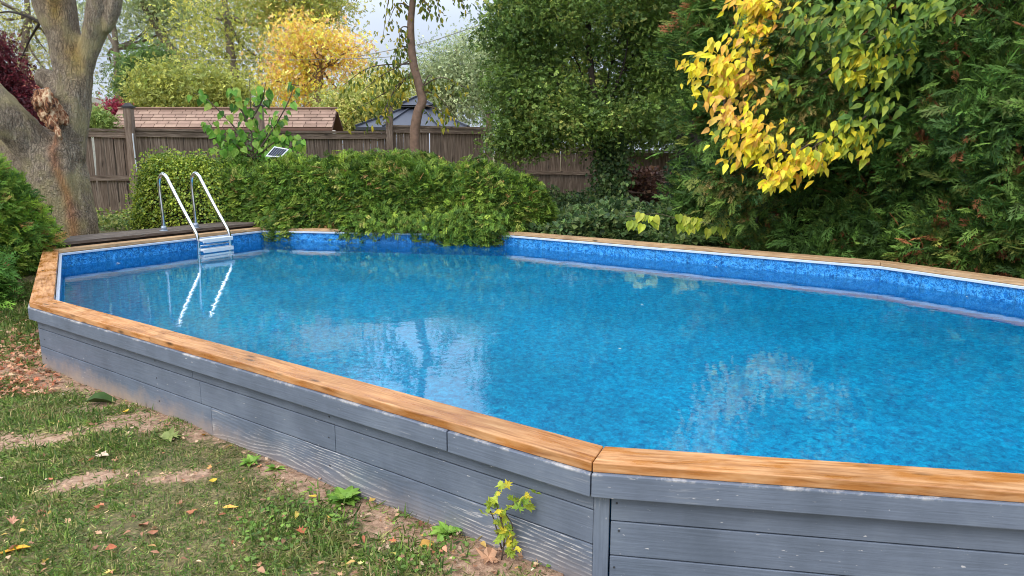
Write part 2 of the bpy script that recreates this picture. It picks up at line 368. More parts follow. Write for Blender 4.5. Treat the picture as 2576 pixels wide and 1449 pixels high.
def tpl_spray(seed=0, nb=9, wk=.027):
    r = np.random.default_rng(seed); Vs, Fs = [], []
    def kite(p, d, l, w):
        nrm = np.array([-d[1], d[0]]); a = p; m_ = p + d * l * .45; e = p + d * l
        k = len(Vs)
        for q in (a, m_ - nrm * w, e, m_ + nrm * w):
            rr = math.hypot(*q); Vs.append([q[0], q[1], -.22 * rr * rr + r.normal() * .02])
        Fs.extend([[k, k + 1, k + 2], [k, k + 2, k + 3]])
    kite(np.array([0, .0]), np.array([0, 1.0]), 1.0, wk * .8)
    for i in range(nb):
        t = .1 + .8 * i / nb; sgn = 1 if i % 2 else -1; a = sgn * (.65 + .25 * r.random()); d = np.array([math.sin(a), math.cos(a)])
        l = (.55 - .3 * t) * (.85 + .3 * r.random()); p = np.array([0, t]); kite(p, d, l, wk * 1.15)
        a2 = a - sgn * .75; d2 = np.array([math.sin(a2), math.cos(a2)]); kite(p + d * l * .4, d2, l * .5, wk * .9)
        a3 = a + sgn * .6; d3 = np.array([math.sin(a3), math.cos(a3)]); kite(p + d * l * .3, d3, l * .4, wk * .8)
    return np.array(Vs), np.array(Fs)
def norm(a): return a / np.maximum(np.linalg.norm(a, axis=-1, keepdims=True), 1e-9)
def frames(d, up):
    y = norm(d); z = norm(up - (up * y).sum(-1, keepdims=True) * y); x = np.cross(y, z)
    return np.stack([x, y, z], axis=-1)            # columns
LG_ = 1.45
def palette(nn, cols, weights=None, jit=.18):
    cols = np.array(cols); w = np.array(weights if weights else [1] * len(cols), float); w /= w.sum()
    c = cols[rng.choice(len(cols), nn, p=w)]; t = rng.random((nn, 1)); c2 = cols[rng.choice(len(cols), nn, p=w)]
    c = c * (1 - t * .5) + c2 * t * .5
    return np.clip(c * LG_ * np.exp(rng.normal(0, jit, (nn, 1))), 0, .92)
def scatter(name, tpls, P, R, s, tint, mat_, parent):
    """one mesh of many small leaves; tpls a list of templates shared out at random"""
    Vs, Fs, Ts = [], [], []; base = 0; pick = rng.integers(0, len(tpls), len(P))
    for k, (tv, tf) in enumerate(tpls):
        i = np.nonzero(pick == k)[0]
        if len(i) == 0: continue
        V = np.einsum('nij,vj->nvi', R[i], tv) * s[i][:, None, None] + P[i][:, None, :]
        F = tf[None] + (np.arange(len(i)) * len(tv))[:, None, None] + base
        Vs.append(V.reshape(-1, 3)); Fs.append(F.reshape(-1, 3)); Ts.append(np.repeat(tint[i], len(tv), 0)); base += len(i) * len(tv)
    o = mesh_np(name, np.concatenate(Vs), np.concatenate(Fs), mat_, parent, np.concatenate(Ts)); o['kind'] = 'stuff'; return o

_ng = {}
def gn_group(K):
    if K in _ng: return _ng[K]
    g = bpy.data.node_groups.new('clumps', 'GeometryNodeTree'); g.interface.new_socket('Geometry', in_out='INPUT', socket_type='NodeSocketGeometry'); g.interface.new_socket('Geometry', in_out='OUTPUT', socket_type='NodeSocketGeometry')
    nn = g.nodes; gi = nn.new('NodeGroupInput'); go_ = nn.new('NodeGroupOutput')
    def attr(nm, ty): a = nn.new('GeometryNodeInputNamedAttribute'); a.data_type = ty; a.inputs['Name'].default_value = nm; return a.outputs['Attribute']
    tid = attr('tid', 'INT')
    def sep(k):
        c = nn.new('FunctionNodeCompare'); c.data_type = 'INT'; c.operation = 'EQUAL'
        ins = [i for i in c.inputs if i.type == 'INT']; g.links.new(tid, ins[0]); ins[1].default_value = k
        q = nn.new('GeometryNodeSeparateGeometry'); q.domain = 'POINT'; g.links.new(gi.outputs[0], q.inputs['Geometry']); g.links.new(c.outputs[0], q.inputs['Selection']); return q.outputs['Selection']
    pts = sep(-1); jn = nn.new('GeometryNodeJoinGeometry')
    for k in range(K):
        t = nn.new('GeometryNodeGeometryToInstance'); g.links.new(sep(k), t.inputs[0]); g.links.new(t.outputs[0], jn.inputs[0])
    ip = nn.new('GeometryNodeInstanceOnPoints'); g.links.new(pts, ip.inputs['Points']); g.links.new(jn.outputs[0], ip.inputs['Instance']); ip.inputs['Pick Instance'].default_value = True
    g.links.new(attr('pick', 'INT'), ip.inputs['Instance Index']); g.links.new(attr('rot', 'FLOAT_VECTOR'), ip.inputs['Rotation']); g.links.new(attr('scl', 'FLOAT'), ip.inputs['Scale'])
    g.links.new(ip.outputs[0], go_.inputs[0]); _ng[K] = g; return g
def scatter_gn(name, tpls, P, Rm, s, tint, mat_, parent):
    '''many clumps: each point of the mesh carries one of a few clump shapes (geometry nodes)'''
    n_ = len(P); tv = np.concatenate([t[0] for t in tpls]); off = np.cumsum([0] + [len(t[0]) for t in tpls]); F = np.concatenate([t[1] + o for t, o in zip(tpls, off)]) + n_
    V = np.concatenate([P, tv]).astype(np.float32); o = mesh_np(name, V, F, mat_, parent); me = o.data; N_ = len(V); pad = N_ - n_
    tid = np.concatenate([-np.ones(n_, np.int32)] + [np.full(len(t[0]), k, np.int32) for k, t in enumerate(tpls)])
    ry = -np.arcsin(np.clip(Rm[:, 2, 0], -1, 1)); rx = np.arctan2(Rm[:, 2, 1], Rm[:, 2, 2]); rz = np.arctan2(Rm[:, 1, 0], Rm[:, 0, 0])
    def put(nm, ty, arr, f='value'): a = me.attributes.new(nm, ty, 'POINT'); a.data.foreach_set(f, np.ascontiguousarray(arr).ravel())
    put('tid', 'INT', tid); put('pick', 'INT', np.concatenate([rng.integers(0, len(tpls), n_), np.zeros(pad)]).astype(np.int32))
    put('rot', 'FLOAT_VECTOR', np.concatenate([np.stack([rx, ry, rz], 1), np.zeros((pad, 3))]).astype(np.float32), 'vector')
    put('scl', 'FLOAT', np.concatenate([s, np.ones(pad)]).astype(np.float32))
    it = np.ones((N_, 4), np.float32); it[:n_, :3] = tint; put('itint', 'FLOAT_COLOR', it, 'color')
    tt = np.ones((N_, 4), np.float32); tt[n_:, :3] = np.concatenate([t[2] for t in tpls]); put('tint', 'FLOAT_COLOR', tt, 'color')
    m = o.modifiers.new('clumps', 'NODES'); m.node_group = gn_group(len(tpls)); o['kind'] = 'stuff'; return o
def bundle(tpls, P, Rm, s, t):
    Vs, Fs, Ts = [], [], []; base = 0
    for i in range(len(P)):
        tv, tf = tpls[rng.integers(0, len(tpls))]; Vs.append(tv @ Rm[i].T * s[i] + P[i]); Fs.append(np.array(tf) + base); base += len(tv); Ts.append(np.full((len(tv), 3), t[i]))
    return np.concatenate(Vs), np.concatenate(Fs), np.concatenate(Ts)
def zrot(n_):
    a = rng.uniform(0, 2 * PI, n_); R_ = np.zeros((n_, 3, 3)); R_[:, 0, 0] = np.cos(a); R_[:, 1, 1] = np.cos(a); R_[:, 0, 1] = -np.sin(a); R_[:, 1, 0] = np.sin(a); R_[:, 2, 2] = 1; return R_

def superell(nn, L, a, h, p, weights=(1, 1, 1, .4)):
    """points and normals on a rounded block x +-L/2, y +-a, z 0..h ; weights front, top, ends, back"""
    w = np.array([weights[0] * L * h, weights[1] * L * 2 * a, weights[2] * 2 * (2 * a) * h, weights[3] * L * h]); w /= w.sum()
    f = rng.choice(4, nn, p=w); q = rng.uniform(-1, 1, (nn, 3)); q[:, 2] = rng.random(nn)
    q[f == 0, 1] = -1; q[f == 3, 1] = 1; q[f == 1, 2] = 1; e = f == 2; q[e, 0] = np.sign(q[e, 0])
    q /= (np.abs(q) ** p).sum(1, keepdims=True) ** (1 / p)
    nr = np.sign(q) * np.abs(q) ** (p - 1) / np.array([L / 2, a, h]); return q * np.array([L / 2, a, h]), norm(nr)
class Bend:                                        # maps the straight block onto a polyline in plan; -y faces the pool
    def __init__(s, pts):
        s.P = np.array(pts, float); d = np.linalg.norm(np.diff(s.P, axis=0), axis=1); s.t = np.concatenate([[0], np.cumsum(d)]); s.L = s.t[-1]
    def __call__(s, q, nr):
        x = np.clip(q[:, 0] + s.L / 2, 0, s.L); X = np.interp(x, s.t, s.P[:, 0]); Y = np.interp(x, s.t, s.P[:, 1])
        e = .35; X2 = np.interp(x + e, s.t, s.P[:, 0]) - np.interp(x - e, s.t, s.P[:, 0]); Y2 = np.interp(x + e, s.t, s.P[:, 1]) - np.interp(x - e, s.t, s.P[:, 1])
        T = norm(np.stack([X2, Y2], 1)); Nn = np.stack([-T[:, 1], T[:, 0]], 1)
        out = np.stack([X + Nn[:, 0] * q[:, 1], Y + Nn[:, 1] * q[:, 1], q[:, 2]], 1)
        if nr is None: return out
        no = np.stack([T[:, 0] * nr[:, 0] + Nn[:, 0] * nr[:, 1], T[:, 1] * nr[:, 0] + Nn[:, 1] * nr[:, 1], nr[:, 2]], 1); return out, no
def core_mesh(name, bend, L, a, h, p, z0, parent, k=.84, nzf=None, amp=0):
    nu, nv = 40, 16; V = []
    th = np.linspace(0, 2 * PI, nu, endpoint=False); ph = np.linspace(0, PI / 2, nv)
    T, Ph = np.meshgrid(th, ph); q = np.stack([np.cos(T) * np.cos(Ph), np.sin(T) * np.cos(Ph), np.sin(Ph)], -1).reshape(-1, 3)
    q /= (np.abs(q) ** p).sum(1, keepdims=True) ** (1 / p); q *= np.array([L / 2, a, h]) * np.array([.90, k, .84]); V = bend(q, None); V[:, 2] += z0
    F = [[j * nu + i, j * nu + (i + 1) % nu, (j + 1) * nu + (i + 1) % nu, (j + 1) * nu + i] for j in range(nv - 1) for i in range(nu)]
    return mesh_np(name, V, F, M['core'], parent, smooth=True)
SPR = [tpl_spray(i) for i in range(4)]
def cedar_mass(parent, pts, a, h, z0, p, nclump, per, size, cols, wts, rust, bump_amp=.12, bump_sc=2.2, seed=1, weights=(1, 1, 1, .3), droop=.25, k=.84, name='foliage', rustcol=S(168, 110, 72), hprof=None, up=.45):
    bend = Bend(pts); L = bend.L; q, nr = superell(nclump, L, a, h, p, weights); W, Nn = bend(q, nr)
    ns = Noise(seed, bump_sc); W = W + Nn * (ns(W) * bump_amp)[:, None]; W[:, 2] += z0
    if hprof is not None: W[:, 2] = z0 + (W[:, 2] - z0) * hprof(W)
    ctint = palette(nclump, cols, wts, .16); ir = rng.random(nclump) < rust; ctint[ir] = np.array(rustcol) * 1.3 * rng.uniform(.6, 1.2, (ir.sum(), 1))
    cd = norm(Nn + rng.normal(0, .5, Nn.shape) + np.array([0, 0, up]) - np.array([0, 0, droop]))
    T = []
    for v in range(6):                             # a bough tip: sprays fanned about +y
        P = rng.normal(0, .45, (per, 3)) - np.array([0, 1, 0]) * rng.uniform(-.2, 1.2, (per, 1)); d = norm(np.array([0, 1, 0]) + rng.normal(0, .5, (per, 3)))
        T.append(bundle(SPR, P, frames(d, norm(np.array([0, 0, 1]) + rng.normal(0, .6, (per, 3)))), rng.uniform(.6, 1.25, per), np.exp(rng.normal(0, .16, per))))
    scatter_gn(name, T, W, frames(cd, norm(Nn * .4 + np.array([0, 0, 1]) + rng.normal(0, .3, Nn.shape))), size * rng.uniform(.75, 1.25, nclump), ctint, M['cedar_i'], parent)
    core_mesh('light_block_core', bend, L, a, h, p, z0, parent, k)  # dark solid added inside the foliage to block light, no real twigs
    return W, Nn

def crown(parent, blobs, nleaf, size, cols, wts=None, clump=.35, droop=.35, tpls=None, shell=.55, per=26, name='crown', gap=None, mat_='leaf', jit=.16):
    """blobs: (centre, radii, weight). Leaves sit in many little clumps, so gaps and bright and dark knots appear"""
    w = np.array([b_[2] for b_ in blobs], float); w /= w.sum(); nc = max(4, nleaf // per)
    bi = rng.choice(len(blobs), nc, p=w); cen = np.array([b_[0] for b_ in blobs], float)[bi]; rad = np.array([b_[1] for b_ in blobs], float)[bi]
    dv = norm(rng.normal(size=(nc, 3))); r = shell + (1 - shell) * rng.random((nc, 1)) ** .6; r = np.where(rng.random((nc, 1)) < .25, rng.random((nc, 1)), r)
    cc = cen + dv * rad * r
    if gap is not None: keep = gap(cc); cc, dv = cc[keep], dv[keep]
    nc = len(cc); tp = tpls or [tpl_cluster(5, .3, i) for i in range(3)]; T = []
    for v in range(6):
        P = rng.normal(0, clump, (per, 3)) * np.array([1, 1, .8]); d = norm(rng.normal(0, .8, (per, 3)) - np.array([0, 0, droop]))
        T.append(bundle(tp, P, frames(d, norm(rng.normal(0, .7, (per, 3)) + np.array([0, 0, .8]))), size * rng.uniform(.65, 1.3, per), np.exp(rng.normal(0, .17, per))))
    scatter_gn(name, T, cc, zrot(nc), rng.uniform(.8, 1.2, nc), palette(nc, cols, wts, jit), M['leaf_i'], parent); return cc
def limbs(parent, root, targets, r0, mat_='far_bark', name='limb', bend_=.3, joined=True):
    mb = MB()
    for t in targets:
        a = np.array(root, float); b_ = np.array(t, float); mid = (a + b_) / 2 + rng.normal(0, bend_, 3) * np.linalg.norm(b_ - a) * .25 + np.array([0, 0, -.1])
        pts = smooth_path([a, mid, b_], 4); mb.tube(pts, list(np.linspace(r0, r0 * .25, len(pts))), 6)
    return mb.build(name, M[mat_], parent)
def organic(name, tubes, mat_, parent, voxel=.03, amp=.02, nsc=9, tintf=None, extra=None):
    """several tubes fused into one continuous surface, then roughened"""
    mb = MB()
    for path, rad in tubes: mb.tube(smooth_path(path, 5), list(np.interp(np.linspace(0, len(rad) - 1, (len(path) - 1) * 5 + 1), range(len(rad)), rad)), 14)
    o = mb.build(name, M[mat_]); r = o.modifiers.new('r', 'REMESH'); r.mode = 'VOXEL'; r.voxel_size = voxel
    s_ = o.modifiers.new('s', 'SMOOTH'); s_.iterations = 6
    dg = bpy.context.evaluated_depsgraph_get(); me = bpy.data.meshes.new_from_object(o.evaluated_get(dg)); me.name = name
    bpy.data.objects.remove(o); nv = len(me.vertices); V = np.zeros(nv * 3, np.float32); me.vertices.foreach_get('co', V); V = V.reshape(-1, 3)
    nr = np.zeros(nv * 3, np.float32); me.vertices.foreach_get('normal', nr); nr = nr.reshape(-1, 3)
    ns = Noise(5, nsc, 14); n2 = Noise(8, nsc * 3.2, 14); V2 = V * np.array([1, 1, .4])
    V = V + nr * (ns(V2) * amp + n2(V2) * amp * .4)[:, None]; me.vertices.foreach_set('co', V.astype(np.float32).ravel())
    T = np.ones((nv, 4), np.float32)
    if tintf is not None: T[:, :3] = tintf(V)
    a_ = me.color_attributes.new('tint', 'FLOAT_COLOR', 'POINT'); a_.data.foreach_set('color', T.ravel())
    me.polygons.foreach_set('use_smooth', np.ones(len(me.polygons), dtype=bool)); me.update()
    if not me.materials: me.materials.append(M[mat_])
    return link(name, me, parent)

# ------------------------------------------------------------------ the pool's plan (rim corners, metres), an elongated octagon
A = np.array([-3.50, 5.37]); B = np.array([.355, 2.584]); E_ = np.array([-3.72, 10.66]); F_ = np.array([-.085, 10.07])
D = np.array([-5.22, 8.19]); G = np.array([3.765, 7.24]); Cc = B + (F_ - E_) * np.array([1, 1.02]); H_ = G + (A - D); I_ = None
POLY = [A, B, Cc, H_, G, F_, E_, D]                # counter-clockwise from the near left corner
RIM, WATER, FLOOR = .55, .355, -.60
def offset(poly, d):
    out = []; n_ = len(poly)
    for i in range(n_):
        p0, p1, p2 = poly[i - 1], poly[i], poly[(i + 1) % n_]
        e1 = (p1 - p0) / np.linalg.norm(p1 - p0); e2 = (p2 - p1) / np.linalg.norm(p2 - p1)
        n1 = np.array([e1[1], -e1[0]]); n2 = np.array([e2[1], -e2[0]]); b_ = (n1 + n2); b_ /= np.linalg.norm(b_)
        out.append(p1 + b_ * d / b_.dot(n1))
    return out
COPW = .165
OUT = offset(POLY, COPW)
def inside(P, poly):
    x, y = P[..., 0], P[..., 1]; c = np.zeros(x.shape, bool); n_ = len(poly)
    for i in range(n_):
        x1, y1 = poly[i]; x2, y2 = poly[(i + 1) % n_]
        t = ((y1 > y) != (y2 > y)) & (x < (x2 - x1) * (y - y1) / (y2 - y1 + 1e-12) + x1); c ^= t
    return c
def segdist(P, a, b_):
    ab = b_ - a; t = np.clip(((P - a) @ ab) / (ab @ ab), 0, 1); return np.linalg.norm(P - (a + t[..., None] * ab), axis=-1)

# ------------------------------------------------------------------ ground
gn = Noise(3, .9); gn2 = Noise(4, 5)
def ground_z(P):
    y = P[..., 1]; x = P[..., 0]
    s_ = np.clip((y + x * -.15 - 6.2) / 4.0, 0, 1); s_ = s_ * s_ * (3 - 2 * s_)
    P3 = np.stack([x, y, 0 * x], -1)
    return .03 + s_ * .42 + gn(P3) * .012 + gn2(P3) * .006
PATCH = [(onz(230, 1085, .03), 2.0, .18, .42), (onz(330, 1050, .03), .5, .12, .3), (onz(225, 1215, .03), .5, .10, .5), (onz(470, 1190, .03), .45, .08, .4),
         (onz(60, 900, .03), .7, .35, .2), (onz(1200, 1395, .03), .6, .14, -.6), (onz(420, 1075, .03), .5, .12, .6), (onz(1100, 1330, .03), .5, .08, -.6)]
def bareness(P):
    d = np.minimum(segdist(P, OUT[0], OUT[1]), 9); P3 = np.stack([P[..., 0], P[..., 1], 0 * P[..., 0]], -1); v = np.clip(1.15 + gn2(P3 * .5) * .25 - d / np.where(P[..., 0] < -1.8, .42, .26), 0, 1) * .9
    P3 = np.stack([P[..., 0], P[..., 1], 0 * P[..., 0]], -1)
    for c, lx, ly, an in PATCH:
        q = P - c[:2]; ca, sa = math.cos(an), math.sin(an); u = (q[..., 0] * ca + q[..., 1] * sa) / (lx * .5); w = (-q[..., 0] * sa + q[..., 1] * ca) / ly + gn2(P3 * 2.1) * .35
        v = np.maximum(v, np.clip(1.5 - np.sqrt(u * u + w * w) * 1.1 + gn2(P3 * 1.3) * .3, 0, 1))
    v = np.maximum(v, np.clip(gn2(P3 * .6 + 3) * .35 - .1, 0, .5)); return v
gx = np.concatenate([np.linspace(-400, -14, 14), np.arange(-12, -7, .5), np.arange(-7, 7.5, .06), np.arange(8, 14, .5), np.linspace(16, 400, 14)])
gy = np.concatenate([np.linspace(-60, -3, 10), np.arange(-2, 1.4, .4), np.arange(1.5, 12, .06), np.arange(12.3, 22, .4), np.linspace(24, 700, 18)])
X, Y = np.meshgrid(gx, gy); P2 = np.stack([X, Y], -1); Z = ground_z(P2)
SHR = offset(POLY, COPW - .10); Z[inside(P2, SHR)] = -1.3
V = np.stack([X, Y, Z], -1).reshape(-1, 3); nx = len(gx); ny = len(gy)
i0 = (np.arange(ny - 1)[:, None] * nx + np.arange(nx - 1)[None]).ravel(); Fq = np.stack([i0, i0 + 1, i0 + nx + 1, i0 + nx], 1)
go = mesh_np('ground', V, Fq, M['ground'], smooth=True); go['kind'] = 'structure'
at_ = go.data.attributes.new('bare', 'FLOAT', 'POINT'); at_.data.foreach_set('value', bareness(P2).astype(np.float32).ravel())
def gz(x, y): return float(ground_z(np.array([float(x), float(y)])))

# ------------------------------------------------------------------ pool
pool = empty('swimming_pool', (0.3, 6.3, 0), 'large above-ground pool with blue liner, cedar coping and grey board skirt', 'pool')
mb = MB(); acc = 0; n8 = len(POLY)
for i in range(n8):
    a, b_ = POLY[i], POLY[(i + 1) % n8]; L = np.linalg.norm(b_ - a)
    vs = [mb.bm.verts.new((p[0], p[1], z)) for p, z in ((a, FLOOR - .05), (b_, FLOOR - .05), (b_, RIM - .041), (a, RIM - .041))]
    f = mb.bm.faces.new(vs[::-1])
    for l in f.loops:
        c = l.vert.co; l[mb.uv].uv = (acc + math.hypot(c.x - a[0], c.y - a[1]), c.z)
    acc += L
mb.build('liner_wall', M['liner'], pool)
mb = MB(); mb.face([(p[0], p[1], FLOOR) for p in POLY]); mb.build('liner_floor', M['liner_floor'], pool)
INN = offset(POLY, -.022); OUR = offset(POLY, .006)
mb = MB()
for i in range(n8):
    j = (i + 1) % n8; d = POLY[j] - POLY[i]; mb.prism([INN[i], INN[j], OUR[j], OUR[i]], RIM - .066, RIM - .040, d)
mb.build('rim_track', M['rim_white'], pool, .003)
def lerp(a, b_, t): return a + (b_ - a) * t
def boards_along(a0, a1, b0, b1, ts, z0, z1, mat_, name, gap=.002, bevel=.004, dz=0.0):
    """a0-a1 inner line, b0-b1 outer line in plan; ts joint positions"""
    L = np.linalg.norm(a1 - a0)
    for k, (t0, t1) in enumerate(zip(ts, ts[1:])):
        e0 = gap / L if k or True else 0; u0, u1 = t0 + e0, t1 - e0; jz = rnd.uniform(-1, 1) * dz
        mb = MB(); mb.prism([lerp(a0, a1, u0), lerp(b0, b1, u0), lerp(b0, b1, u1), lerp(a0, a1, u1)], z0 + jz, z1 + jz, a1 - a0, (rnd.uniform(0, 50), rnd.uniform(0, 20)))
        mb.build(name, M[mat_], pool, bevel, 2)
cj = {0: [0, .27, .55, .87, 1], 1: [0, .62, 1], 2: [0, .5, 1], 3: [0, .5, 1], 4: [0, .58, 1], 5: [0, .5, 1], 6: [0, 1], 7: [0, 1]}
cj[0] = [0, .36, 1]
CIN = offset(POLY, .008)
for i in range(n8):
    j = (i + 1) % n8
    boards_along(CIN[i], CIN[j], OUT[i], OUT[j], cj[i], RIM - .038, RIM, 'coping_wood' if i in (0, 1, 2, 7) else 'far_coping_wood', 'coping_board', dz=.0015)
# fascia boards, a little proud of the coping edge
FI, FO = offset(POLY, COPW - .026), offset(POLY, COPW + .014)
for i, ts in ((0, [0, .858, 1]), (1, [0, .7, 1]), (7, [0, 1]), (2, [0, 1]), (4, [0, .5, 1])):
    j = (i + 1) % n8; boards_along(FI[i], FI[j], FO[i], FO[j], ts, RIM - .132, RIM - .041, 'grey_paint', 'fascia_board', .0025, .004, .002)
SI, SO = offset(POLY, COPW - .066), offset(POLY, COPW - .036)
rows = {0: [(.346, RIM - .134, [0, .44, 1]), (.205, .341, [0, .455, .70, 1]), (-.06, .200, [0, .475, 1])],
        1: [(.309, RIM - .134, [0, 1]), (.169, .304, [0, .41, 1]), (.028, .164, [0, .62, 1]), (-.12, .025, [0, 1])],
        7: [(.345, RIM - .134, [0, 1]), (.203, .342, [0, 1]), (-.06, .200, [0, 1])], 2: [(.2, RIM - .134, [0, 1]), (-.1, .197, [0, 1])]}
for i, rr_ in rows.items():
    j = (i + 1) % n8
    for q, (z0, z1, ts) in enumerate(rr_):
        a0, a1, b0, b1 = SI[i], SI[j], SO[i], SO[j]
        if i == 1: b0 = lerp(b0, b1, .0163); a0 = lerp(a0, a1, .0163)
        worn = (i == 1 and q == 3) or i == 7
        if i == 0 and q == 2:                      # the left bottom board is caked with soil, the right one has its grain rubbed bare
            boards_along(a0, a1, b0, b1, [0, .475], z0, z1, 'grey_paint_soiled', 'skirt_board', .0015, .003, 0)
            boards_along(a0, a1, b0, b1, [.475, 1], z0, z1, 'grey_paint_worn', 'skirt_board', .0015, .003, 0)
        else: boards_along(a0, a1, b0, b1, ts, z0, z1, 'grey_paint_worn' if worn else 'grey_paint', 'skirt_board', .0015, .003, 0)
# corner trim board at the near right corner, set on the right-hand side
d = (OUT[2] - OUT[1]) / np.linalg.norm(OUT[2] - OUT[1]); nrm = np.array([d[1], -d[0]])
p = SO[1]; mb = MB(); mb.prism([p - nrm * .03, p + nrm * .006, p + d * .058 + nrm * .006, p + d * .058 - nrm * .03], -.12, RIM - .134, (0, 0, 1), (3, 4))
mb.build('corner_trim', M['grey_paint'], pool, .003)
# screw heads
mb = MB()
for i in (0, 1):
    dd = (SO[i + 1] - SO[i]); L = np.linalg.norm(dd); dd /= L; nn = np.array([dd[1], -dd[0]])
    t = .1
    while t < L:
        for z, o2 in ((.38, 0), (.27, 0), (.12, 0), (.47, .046)):
            c = SO[i] + dd * (t + rnd.uniform(-.02, .02)) + nn * (o2 + .001); mb.tube([(c[0], c[1], z), (c[0] + nn[0] * .002, c[1] + nn[1] * .002, z)], .0042, 8)
        t += 1.62
mb.build('screw_heads', M['dark_metal'], pool)['kind'] = 'stuff'
# water
mb = MB(); WI = offset(POLY, -.001); mb.face([(p[0], p[1], WATER) for p in WI]); w = mb.build('water', M['water']); w['kind'] = 'structure'

# deck behind the far left side
deck = empty('wooden_deck', (D[0], D[1] + 1, 0), 'narrow dark weathered plank deck behind the ladder', 'deck')
dd = (E_ - D) / np.linalg.norm(E_ - D); nn = np.array([-dd[1], dd[0]])
for k in range(4):
    o0 = COPW + .012 + k * .145; s0 = D + nn * o0 + dd * .0; s1 = E_ + nn * o0 + dd * .15
    mb = MB(); mb.prism([s0, s1, s1 + nn * .14, s0 + nn * .14], RIM + .025, RIM + .063, dd, (rnd.random() * 9, rnd.random() * 9)); mb.build('deck_board', M['deck_wood'], deck, .003)
mb = MB(); s0 = D + nn * (COPW + .04) + dd * .02; s1 = E_ + nn * (COPW + .04); mb.prism([s0, s1, s1 + nn * .52, s0 + nn * .52], .15, RIM + .023, dd); mb.build('deck_frame', M['dark_bark'], deck)

# ladder
DK = RIM + .063
inw = np.array([dd[1], -dd[0]])
fl = np.array([-4.70, 9.64]); lad = empty('pool_ladder', (fl[0], fl[1], DK), 'shiny stainless steel pool ladder with white treads at the far left', 'ladder')
for s_ in (0, .485):
    q = fl + dd * s_
    prof = [(0, DK), (0, DK + .25), (-.015, 1.20), (.01, 1.32), (.08, 1.372), (.16, 1.335), (.22, 1.25), (.45, .93), (.66, .66), (.705, .58), (.715, .45), (.70, .10), (.70, -.45)]
    path = smooth_path([(q[0] + inw[0] * u, q[1] + inw[1] * u, z) for u, z in prof], 5)
    mb = MB(); mb.tube(path, .023, 14); mb.build('rail', M['steel'], lad)
    mb = MB(); mb.tube([(q[0], q[1], DK), (q[0], q[1], DK + .012)], .055, 16); mb.tube([(q[0], q[1], DK + .012), (q[0], q[1], DK + .07)], [.042, .03], 16); mb.build('flange', M['flange'], lad)
for z in (.515, .385, .12, -.15):
    c0 = fl + inw * .715 + dd * .012; c1 = c0 + dd * .461
    mb = MB(); z_ = z; w_ = .075
    mb.prism([c0 - inw * .03, c0 + inw * w_, c1 + inw * w_, c1 - inw * .03], z, z + .028, dd); mb.prism([c0 + inw * (w_ + .001), c0 + inw * (w_ + .014), c1 + inw * (w_ + .014), c1 + inw * (w_ + .001)], z - .022, z + .03, dd)
    mb.build('tread', M['white_plastic'], lad, .004)
c0 = fl + inw * .72; c1 = c0 + dd * .485; mb = MB(); mb.tube([(c0[0], c0[1], .455), (c1[0], c1[1], .455)], .009, 8); mb.build('crossbar', M['steel'], lad)

# ------------------------------------------------------------------ lawn grass
ng = 88000
P = np.stack([rng.uniform(-5.4, 1.2, ng), rng.uniform(2.0, 7.6, ng)], 1)
P = P[~inside(P, offset(POLY, COPW - .02))]
vx = (P[:, 0] / P[:, 1]); P = P[(vx > -.82) & (vx < .25)]
b_v = bareness(P); P3 = np.stack([P[:, 0], P[:, 1], 0 * P[:, 0]], 1); tn = Noise(21, 7)(P3); tuft = Noise(22, 2.3)(P3)
prob = np.clip(.92 - b_v * .85 + tn * .3, .06, 1); k = rng.random(len(P)) < prob; P, tn, tuft = P[k], tn[k], tuft[k]
nb = len(P); W = np.stack([P[:, 0], P[:, 1], ground_z(P) - .004], 1); T = []
bl = (np.array([[-.06, 0, 0], [.06, 0, 0], [-.055, .5, .06], [.055, .5, .06], [0, 1, .0]]), np.array([[0, 1, 3], [0, 3, 2], [2, 3, 4]]))
for v in range(8):
    q = 13; Pt = np.stack([rng.normal(0, .022, q), rng.normal(0, .022, q), np.zeros(q)], 1); d = norm(rng.normal(0, 1, (q, 3)) * np.array([1, 1, .3]) + np.array([.35, .1, .42]))
    T.append(bundle([bl], Pt, frames(d, rng.normal(0, 1, (q, 3))), rng.uniform(.022, .062, q), np.exp(rng.normal(0, .32, q))))
tcol = palette(nb, [S(84, 108, 44), S(106, 126, 54), S(68, 94, 40), S(142, 134, 84), S(172, 150, 108)], [4, 4, 3, 2.2, 1.3], .2)
scatter_gn('grass', T, W, zrot(nb) @ np.eye(3), np.clip(.95 + tuft * .25, .6, 1.5), tcol, M['leaf_i'], None)

# ------------------------------------------------------------------ back fence (every plank its own part)
plank_me = {}
def plank(parent, x, y, z0, z1, w, dirv, m_='fence_wood', lean=0, name='plank'):
    key = (round(w, 3), rnd.randint(0, 5), m_)
    h = z1 - z0
    if key not in plank_me:
        mb = MB(); c = rnd.uniform(0, .02)
        mb.hexa([(-w / 2, -.009, 0), (w / 2, -.009, 0), (w / 2, .009, 0), (-w / 2, .009, 0), (-w / 2 + .002, -.009, 1), (w / 2 - .002, -.009, 1), (w / 2 - .002, .009, 1), (-w / 2 + .002, .009, 1)], (0, 0, 1), (rnd.uniform(0, 30), rnd.uniform(0, 30)))
        me = bpy.data.meshes.new(name); mb.bm.to_mesh(me); mb.bm.free(); me.materials.append(M[m_]); plank_me[key] = me
    o = bpy.data.objects.new(name, plank_me[key]); C.objects.link(o); o.parent = parent
    an = math.atan2(dirv[1], dirv[0]); o.location = Vector((x, y, z0)) - parent.location
    o.rotation_euler = (rnd.gauss(0, .004), lean + rnd.gauss(0, .006), an + rnd.gauss(0, .012)); o.scale = (1, 1, h); return o
